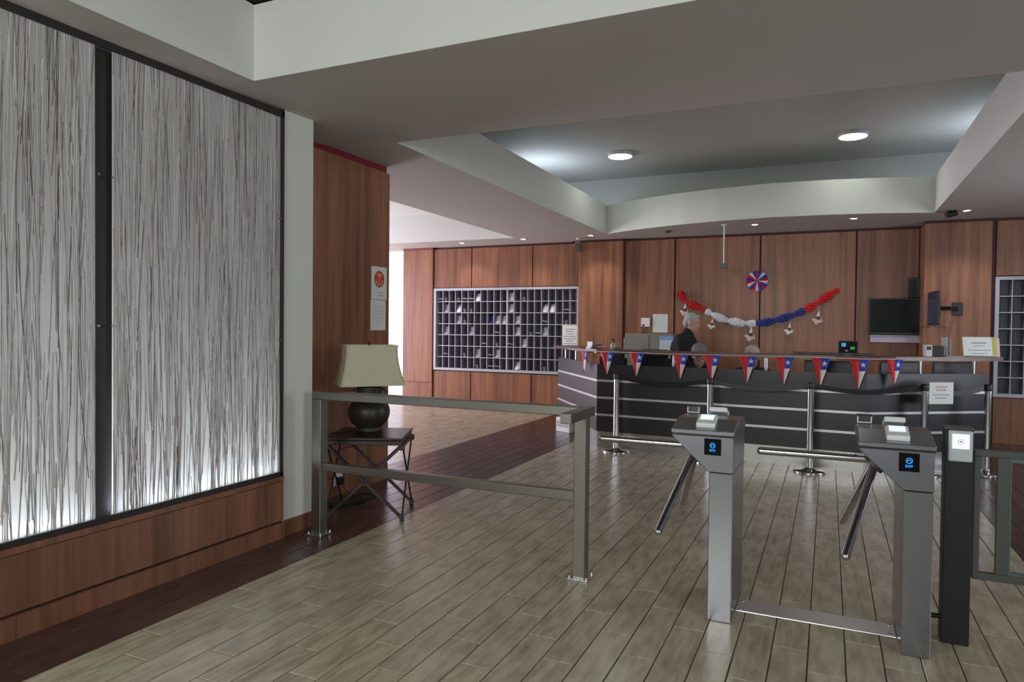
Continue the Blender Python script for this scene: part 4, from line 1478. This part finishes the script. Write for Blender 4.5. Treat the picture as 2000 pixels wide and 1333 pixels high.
tr_ = thing('tray', 'flat grey tray on the counter between bottle and grey card', 'tray', (-2.42, 8.63, TZ2))
MB().box(-0.06, 0.06, -0.05, 0.05, 0.0, 0.008).build('bottom', GREYMET, tr_)
for a in ((-0.06, 0.06, -0.05, -0.045), (-0.06, 0.06, 0.045, 0.05), (-0.06, -0.055, -0.05, 0.05), (0.055, 0.06, -0.05, 0.05)):
    MB().box(*a, 0.008, 0.022).build('rim', GREYMET, tr_)
gc = thing('card_stand', 'upright grey card stand on the counter before the cabinet', 'card stand', (-2.32, 8.55, TZ2), R(-10))
MB().box(-0.035, 0.035, -0.02, 0.03, 0, 0.006).build('base', GREYMET, gc)
MB().box(-0.033, 0.033, 0.0, 0.004, 0.006, 0.155).build('card', mat('grey_card', (146, 142, 140), 0.6), gc)
dv = thing('time_clock', 'small black device with a lit blue and green screen on the counter', 'device', (0.20, 8.44, TZ2), R(-4))
MB().box(-0.10, 0.10, 0.0, 0.05, 0.02, 0.16).build('body', GREYMET, dv, 0.004)
scn = MB().box(-0.09, 0.09, -0.004, 0.0, 0.028, 0.154).build('screen', mat('matt_black', (9, 10, 14), 0.6, spec=0.2), dv)
MB().box(-0.066, -0.022, -0.0055, -0.004, 0.096, 0.136).build('blue_icon', mat('cyan_glow', (80, 170, 210), 0.5, 0, 0.45), scn)
MB().box(0.022, 0.066, -0.0055, -0.004, 0.064, 0.096).build('green_icon', mat('green_glow', (20, 150, 70), 0.5, 0, 0.45), scn)
MB().box(-0.03, 0.0, -0.0055, -0.004, 0.044, 0.058).build('pink_icon', mat('pink_glow', (150, 80, 150), 0.5, 0, 0.6), scn)
MB().box(-0.05, 0.05, -0.01, 0.06, 0.0, 0.02).build('base', BLACK, dv)
br_ = thing('scanner_bar', 'long thin black bar lying along the counter top behind device', 'bar', (0.06, 8.535, TZ2), R(-3.8))
MB().box(-0.40, 0.40, -0.02, 0.02, 0.0, 0.024).build('bar_body', BLACK, br_, 0.004)
for sx in (-0.405, 0.405):
    MB().box(sx - 0.012, sx + 0.012, -0.022, 0.022, 0.0, 0.027).build('end_cap', BLACK, br_)
cbx = thing('payment_terminal', 'white fronted dark terminal box on the slanted counter end', 'terminal', (1.03, 8.78, TZ2), R(10))
MB().box(-0.075, -0.01, -0.05, 0.05, 0, 0.125).build('white_front', WHITEP, cbx, 0.006)
MB().box(-0.01, 0.11, -0.04, 0.06, 0, 0.115).build('dark_body', mat('dark_box', (48, 42, 40), 0.5), cbx, 0.006)
MB().box(-0.065, -0.02, -0.052, -0.05, 0.07, 0.11).build('display', GREYMET, cbx)
ac = thing('acrylic_holder', 'clear acrylic leaflet holder on the counter beside the propped sign', 'leaflet holder', (1.18, 8.90, TZ2), R(20))
ACR = mat('acrylic', (186, 188, 190), 0.12)
MB().box(-0.025, -0.019, -0.06, 0.06, 0, 0.21).build('upright', ACR, ac)
MB().box(-0.025, 0.15, -0.06, 0.06, 0, 0.006).build('base', ACR, ac)
MB().box(0.012, 0.017, -0.06, 0.06, 0.006, 0.19).build('front', ACR, ac)
sg = sheet('propped_sign', 'white sign with yellow edges propped on the counter end', 'sign', 0.335, 0.215, (1.515, 9.02, TZ2 + 0.004), R(18),
           lines_of((0.66,), (0.46,), 0.06) + lines_of((0.53,), (0.36,), 0.03, 1) + lines_of((0.3, 0.13), (0.7, 0.5), 0.035), -10)
YEL = mat('sign_yellow', (176, 170, 64), 0.6)
MB().box(-0.172, -0.155, 0.0016, 0.004, 0, 0.215).build('yellow_edge', YEL, sg)
MB().box(0.13, 0.172, -0.0006, 0.003, 0, 0.215).build('yellow_edge', YEL, sg)
MB().box(-0.16, 0.16, -0.03, 0.03, -0.003, 0.006).build('foot_strip', ACR, sg)
sg2 = sheet('folded_card', 'pale pink card standing behind the sign with yellow edges', 'card', 0.12, 0.205, (1.665, 9.13, TZ2), R(18), [], -8, mat('pink_card', (206, 186, 182), 0.7))
MB().box(-0.06, 0.06, 0.0, 0.07, 0.0, 0.002).build('fold', MATS['pink_card'], sg2)

# white floor box at the counter's left end
fx = thing('socket_box', 'white socket box on the floor against the counter end near the railing', 'socket box', (-3.45, 9.44, 0.0), R(-30))
MB().box(-0.15, 0.15, -0.04, 0.04, 0.0, 0.205).build('box', WHITEP, fx, 0.005)
for i in range(4):
    MB().box(-0.125 + i * 0.066, -0.075 + i * 0.066, -0.043, -0.04, 0.07, 0.16).build('socket', mat('socket_grey', (160, 164, 160), 0.5), fx)

# monitors, low behind the counter
def monitor(label, x, y, rz, z=0.765):
    t = thing('monitor', label, 'monitor', (x, y, z), rz, 'monitors on the counter desk')
    MB().box(-0.24, 0.24, -0.02, 0.02, 0.10, 0.40).build('casing', BLACK, t, 0.006)
    MB().box(-0.225, 0.225, 0.019, 0.022, 0.115, 0.385).build('screen', BLACKGLOSS, t)
    MB().cyl((0, -0.02, 0.0), (0, -0.02, 0.2), 0.025, None, 12).build('stand', BLACK, t)
    MB().box(-0.11, 0.11, -0.09, 0.07, 0.0, 0.012).build('base', BLACK, t, 0.003)
monitor('black monitor back under the counter top, below the long bar', 0.0, 8.62, R(-4))
monitor('black monitor back under the slanted top, behind the last pennant', 0.72, 8.78, R(34))
monitor('black monitor back under the counter top end, above the hung notice', 1.27, 9.16, R(34))


# ------------------------------------------------------------------ office chairs
def chair(label, x, y, rz, back_top=1.2):
    """faces -y when rz = 0"""
    t = thing('office_chair', label, 'chair', (x, y, 0), rz, 'black office chairs behind the counter')
    MB().box(-0.23, 0.23, -0.24, 0.20, 0.42, 0.49).build('seat', CLOTH, t, 0.02, None, 3)
    bk = MB()
    n = 6
    for i in range(n):
        z0, z1 = 0.56 + (back_top - 0.56) * i / n, 0.56 + (back_top - 0.56) * (i + 1) / n
        y0 = 0.22 + 0.03 * math.sin(i / n * 3)
        w0 = 0.23 - (0.05 if i == n - 1 else 0)
        bk.box(-w0, w0, y0, y0 + 0.05, z0, z1 + 0.001)
    bk.build('backrest', CLOTH, t, 0.012)
    MB().bar((0, 0.15, 0.44), (0, 0.27, 0.62), 0.06, 0.02).build('back_bracket', BLACK, t)
    MB().cyl((0, 0, 0.09), (0, 0, 0.42), 0.028, None, 14).build('gas_column', CHROME, t)
    for k in range(5):
        a = 2 * math.pi * k / 5
        lg = MB().bar((0, 0, 0.10), (0.26 * math.cos(a), 0.26 * math.sin(a), 0.07), 0.045, 0.03).build('leg', BLACK, t)
        MB().cyl((0.26 * math.cos(a) - 0.015 * math.sin(a), 0.26 * math.sin(a) + 0.015 * math.cos(a), 0.027), (0.26 * math.cos(a) + 0.015 * math.sin(a), 0.26 * math.sin(a) - 0.015 * math.cos(a), 0.027), 0.027, None, 14).build('caster', BLACK, lg)
    return t
chair('empty black office chair seen behind the pennants left of the standing man', -2.02, 9.27, R(172), 1.235)
chair('empty black office chair at the counter corner near the pigeonholes', -2.70, 9.88, R(160), 1.2)
chair('black office chair under the person with the bowed grey head', -1.47, 9.12, 0, 1.0)
chair('black office chair under the balding seated person', -0.87, 9.16, 0, 1.0)


# ------------------------------------------------------------------ people
def hand(palm, d, side, curl):
    """palm centre, finger direction d, side = direction of the thumb, curl = direction in which fingers bend"""
    d, side, curl = Vector(d).normalized(), Vector(side).normalized(), Vector(curl).normalized()
    it = [('e', palm, (0.038, 0.038, 0.026)), ('c', tuple(Vector(palm) - d * 0.03), 0.026, tuple(Vector(palm) + d * 0.03), 0.024)]
    for k, ln in ((-1.5, 0.060), (-0.5, 0.074), (0.5, 0.080), (1.5, 0.070)):
        b = Vector(palm) + side * (k * 0.0205) + d * 0.035
        m1 = b + d * ln * 0.55 + curl * 0.008
        e = m1 + (d * 0.75 + curl * 0.65).normalized() * ln * 0.5
        it += [('c', tuple(b), 0.0092, tuple(m1), 0.0085), ('c', tuple(m1), 0.0085, tuple(e), 0.0075)]
    b = Vector(palm) + side * 0.03 - d * 0.012
    m1 = b + (side * 0.75 + d * 0.6).normalized() * 0.036
    e = m1 + (d * 0.9 + side * 0.2 + curl * 0.25).normalized() * 0.03
    it += [('c', tuple(b), 0.012, tuple(m1), 0.0105), ('c', tuple(m1), 0.0105, tuple(e), 0.009)]
    return it


def head_items(c, Mh, s=1.0):
    """head facing +x in its own frame; Mh rotates it"""
    def q(x, y, z): return tuple(Vector(c) + Mh @ (Vector((x, y, z)) * s))
    def e(p, r): return ('e', q(*p), tuple(v * s for v in r), Mh)
    it = [e((-0.008, 0, 0.035), (0.098, 0.077, 0.090)), e((0.022, 0, -0.035), (0.070, 0.060, 0.085)), e((0.05, 0, -0.085), (0.036, 0.036, 0.028)),
          e((0.082, 0, 0.035), (0.018, 0.052, 0.014)), e((0.093, 0, 0.0), (0.014, 0.013, 0.030)), e((0.103, 0, -0.018), (0.014, 0.016, 0.012)),
          e((0.086, 0, -0.052), (0.012, 0.026, 0.007)), e((0.084, 0, -0.064), (0.011, 0.022, 0.007)), e((0.062, 0.034, -0.018), (0.026, 0.022, 0.022)), e((0.062, -0.034, -0.018), (0.026, 0.022, 0.022))]
    for sy in (-1, 1):
        it += [e((-0.006, sy * 0.078, -0.004), (0.020, 0.009, 0.032))]
    return it, q


def eyes_and_brows(parent, q, Mh, hair_m):
    for sy in (-1, 1):
        ey = MB().ball(q(0.079, sy * 0.031, 0.015), 0.012, 12, 8).build('eye', mat('eye_white', (214, 208, 202), 0.3), parent)
        MB().ball(q(0.088, sy * 0.031, 0.012), 0.006, 10, 6).build('pupil', BLACK, ey)
        MB().tube([q(0.090, sy * 0.014, 0.036), q(0.092, sy * 0.032, 0.041), q(0.080, sy * 0.050, 0.034)], 0.0045 , 6).build('eyebrow', hair_m, parent)


def hair(parent, q, Mh, c, m, s=1.0, bald=False, full=False):
    it = []
    def e(p, r): return ('e', q(*p), tuple(v * s for v in r), Mh)
    if bald:
        it = [e((-0.05, 0.0, 0.0), (0.062, 0.082, 0.060)), e((-0.03, 0.068, 0.025), (0.055, 0.018, 0.05)), e((-0.03, -0.068, 0.025), (0.055, 0.018, 0.05)), e((-0.045, 0, 0.06), (0.06, 0.07, 0.062)), e((-0.028, 0, 0.075), (0.075, 0.078, 0.062))]
    else:
        it = [e((-0.018, 0, 0.052), (0.096, 0.082, 0.088)), e((-0.055, 0, 0.0), (0.058, 0.080, 0.075)), e((0.03, 0, 0.104), (0.05, 0.056, 0.027)), e((-0.015, 0.068, 0.055), (0.05, 0.016, 0.034)), e((-0.015, -0.068, 0.055), (0.05, 0.016, 0.034))]
        if full:
            it += [e((-0.045, 0, 0.06), (0.08, 0.09, 0.085)), e((0.05, 0.02, 0.10), (0.05, 0.06, 0.035))]
    return blob('hair', it, 0.0085, m, parent, 3)


def person_standing():
    t = thing('person', 'grey haired man in a black jacket standing side-on behind counter', 'person', (-1.81, 9.80, 0), R(-6))
    Mh = rot('Y', 14)
    hc = (0.085, 0.0, 1.585)
    hi, q = head_items(hc, Mh, 1.08)
    body = hi + [('c', (0.03, 0, 1.40), 0.062, (0.065, 0, 1.52), 0.058), ('e', (0.0, 0, 1.2), (0.1, 0.15, 0.2)), ('c', (0, 0, 1.0), 0.1, (0.01, 0, 1.38), 0.1)]
    for sy in (-1, 1):
        body += [('c', (0.0, sy * 0.17, 1.34), 0.05, (0.02, sy * 0.235, 1.08), 0.042), ('c', (0.02, sy * 0.235, 1.08), 0.042, (0.22, sy * 0.20, 0.92), 0.030), ('c', (0.22, sy * 0.20, 0.92), 0.03, (0.262, sy * 0.193, 0.888), 0.028)]
        body += hand((0.30, sy * 0.185, 0.862), (0.85, -sy * 0.1, -0.5), (0, -sy, 0.15), (0.1, 0, -1))
        body += [('c', (0, sy * 0.09, 0.95), 0.085, (0, sy * 0.1, 0.5), 0.055), ('c', (0, sy * 0.1, 0.5), 0.055, (-0.01, sy * 0.1, 0.08), 0.04)]
    b = blob('body', body, 0.0095, SKIN, t, 3)
    eyes_and_brows(b, q, Mh, HAIR)
    hair(t, q, Mh, hc, HAIR, 1.08)
    jk = [('e', (0.03, 0, 1.30), (0.13, 0.18, 0.15)), ('e', (0.06, 0, 1.13), (0.19, 0.2, 0.22)), ('e', (-0.07, 0, 1.2), (0.14, 0.2, 0.22)), ('e', (-0.015, 0, 1.22), (0.15, 0.205, 0.24)), ('e', (0.0, 0, 1.02), (0.145, 0.19, 0.2)), ('c', (-0.03, -0.13, 1.36), 0.085, (-0.03, 0.13, 1.36), 0.085), ('c', (0.015, 0, 1.40), 0.088, (0.045, 0, 1.475), 0.074),
          ('e', (-0.06, 0, 1.27), (0.11, 0.19, 0.15))]
    for sy in (-1, 1):
        jk += [('c', (-0.01, sy * 0.185, 1.345), 0.078, (0.02, sy * 0.24, 1.08), 0.064), ('c', (0.02, sy * 0.24, 1.08), 0.064, (0.225, sy * 0.20, 0.925), 0.048)]
    blob('jacket', jk, 0.012, CLOTH, t, 4)
    tr = [('e', (0, 0, 0.92), (0.13, 0.175, 0.12))]
    for sy in (-1, 1):
        tr += [('c', (0, sy * 0.09, 0.9), 0.1, (0.0, sy * 0.1, 0.5), 0.075), ('c', (0.0, sy * 0.1, 0.5), 0.075, (-0.01, sy * 0.1, 0.09), 0.065)]
    blob('trousers', tr, 0.014, CLOTH, t, 4)
    for sy in (-1, 1):
        blob('shoe', [('c', (-0.05, sy * 0.1, 0.045), 0.043, (0.15, sy * 0.11, 0.038), 0.036), ('e', (-0.02, sy * 0.1, 0.07), (0.05, 0.04, 0.05))], 0.009, BLACK, t, 3)
    MB().box(0.128, 0.134, -0.10, -0.07, 1.27, 1.30).build('chest_badge', mat('badge_green', (40, 70, 56), 0.5), t)
    return t


def person_seated(label, x, y, hair_m, cloth, bald, pitch, rz):
    t = thing('person', label, 'person', (x, y, 0), rz)
    Mh = rot('Y', pitch)
    hc = (0.14, 0, 1.155)
    hi, q = head_items(hc, Mh, 1.14)
    body = hi + [('c', (0.03, 0, 0.98), 0.058, (0.10, 0, 1.12), 0.054), ('c', (0.0, 0, 0.6), 0.11, (0.02, 0, 0.95), 0.1)]
    for sy in (-1, 1):
        body += [('c', (0.02, sy * 0.17, 0.95), 0.048, (0.12, sy * 0.215, 0.74), 0.042), ('c', (0.12, sy * 0.215, 0.76), 0.04, (0.28, sy * 0.13, 0.805), 0.028)]
        body += hand((0.315, sy * 0.10, 0.803), (0.8, -sy * 0.55, 0.0), (0.3, -sy, 0.2), (0, 0, -1))
        body += [('c', (0.02, sy * 0.09, 0.55), 0.08, (0.36, sy * 0.1, 0.53), 0.058), ('c', (0.36, sy * 0.1, 0.53), 0.055, (0.33, sy * 0.1, 0.08), 0.04)]
    b = blob('body', body, 0.0095, SKIN, t, 3)
    eyes_and_brows(b, q, Mh, hair_m)
    hair(t, q, Mh, hc, hair_m, 1.14, bald, not bald)
    jk = [('e', (0.0, 0, 0.78), (0.14, 0.19, 0.23)), ('e', (0.0, 0, 0.62), (0.15, 0.18, 0.14)), ('c', (0.01, -0.13, 0.96), 0.078, (0.01, 0.13, 0.96), 0.078), ('c', (0.03, 0, 0.98), 0.08, (0.07, 0, 1.055), 0.068)]
    for sy in (-1, 1):
        jk += [('c', (0.02, sy * 0.175, 0.955), 0.07, (0.12, sy * 0.215, 0.755), 0.058), ('c', (0.12, sy * 0.215, 0.765), 0.058, (0.275, sy * 0.135, 0.81), 0.042)]
    blob('sweater', jk, 0.012, cloth, t, 4)
    tr = [('e', (0.0, 0, 0.58), (0.15, 0.18, 0.09))]
    for sy in (-1, 1):
        tr += [('c', (0.02, sy * 0.09, 0.565), 0.088, (0.36, sy * 0.1, 0.54), 0.07), ('c', (0.36, sy * 0.1, 0.54), 0.07, (0.33, sy * 0.1, 0.1), 0.055)]
    blob('trousers', tr, 0.014, CLOTH, t, 4)
    for sy in (-1, 1):
        blob('shoe', [('c', (0.29, sy * 0.1, 0.045), 0.043, (0.47, sy * 0.11, 0.038), 0.036)], 0.009, BLACK, t, 3)
    return t


person_standing()
person_seated('person with full grey hair bowed over the desk, dark top, seated', -1.49, 9.17, HAIR2, CLOTH, False, 38, R(-90))
person_seated('balding person with grey side hair, navy top, seated behind pennants', -0.855, 9.2, HAIR, CLOTH2, True, 24, R(-90))
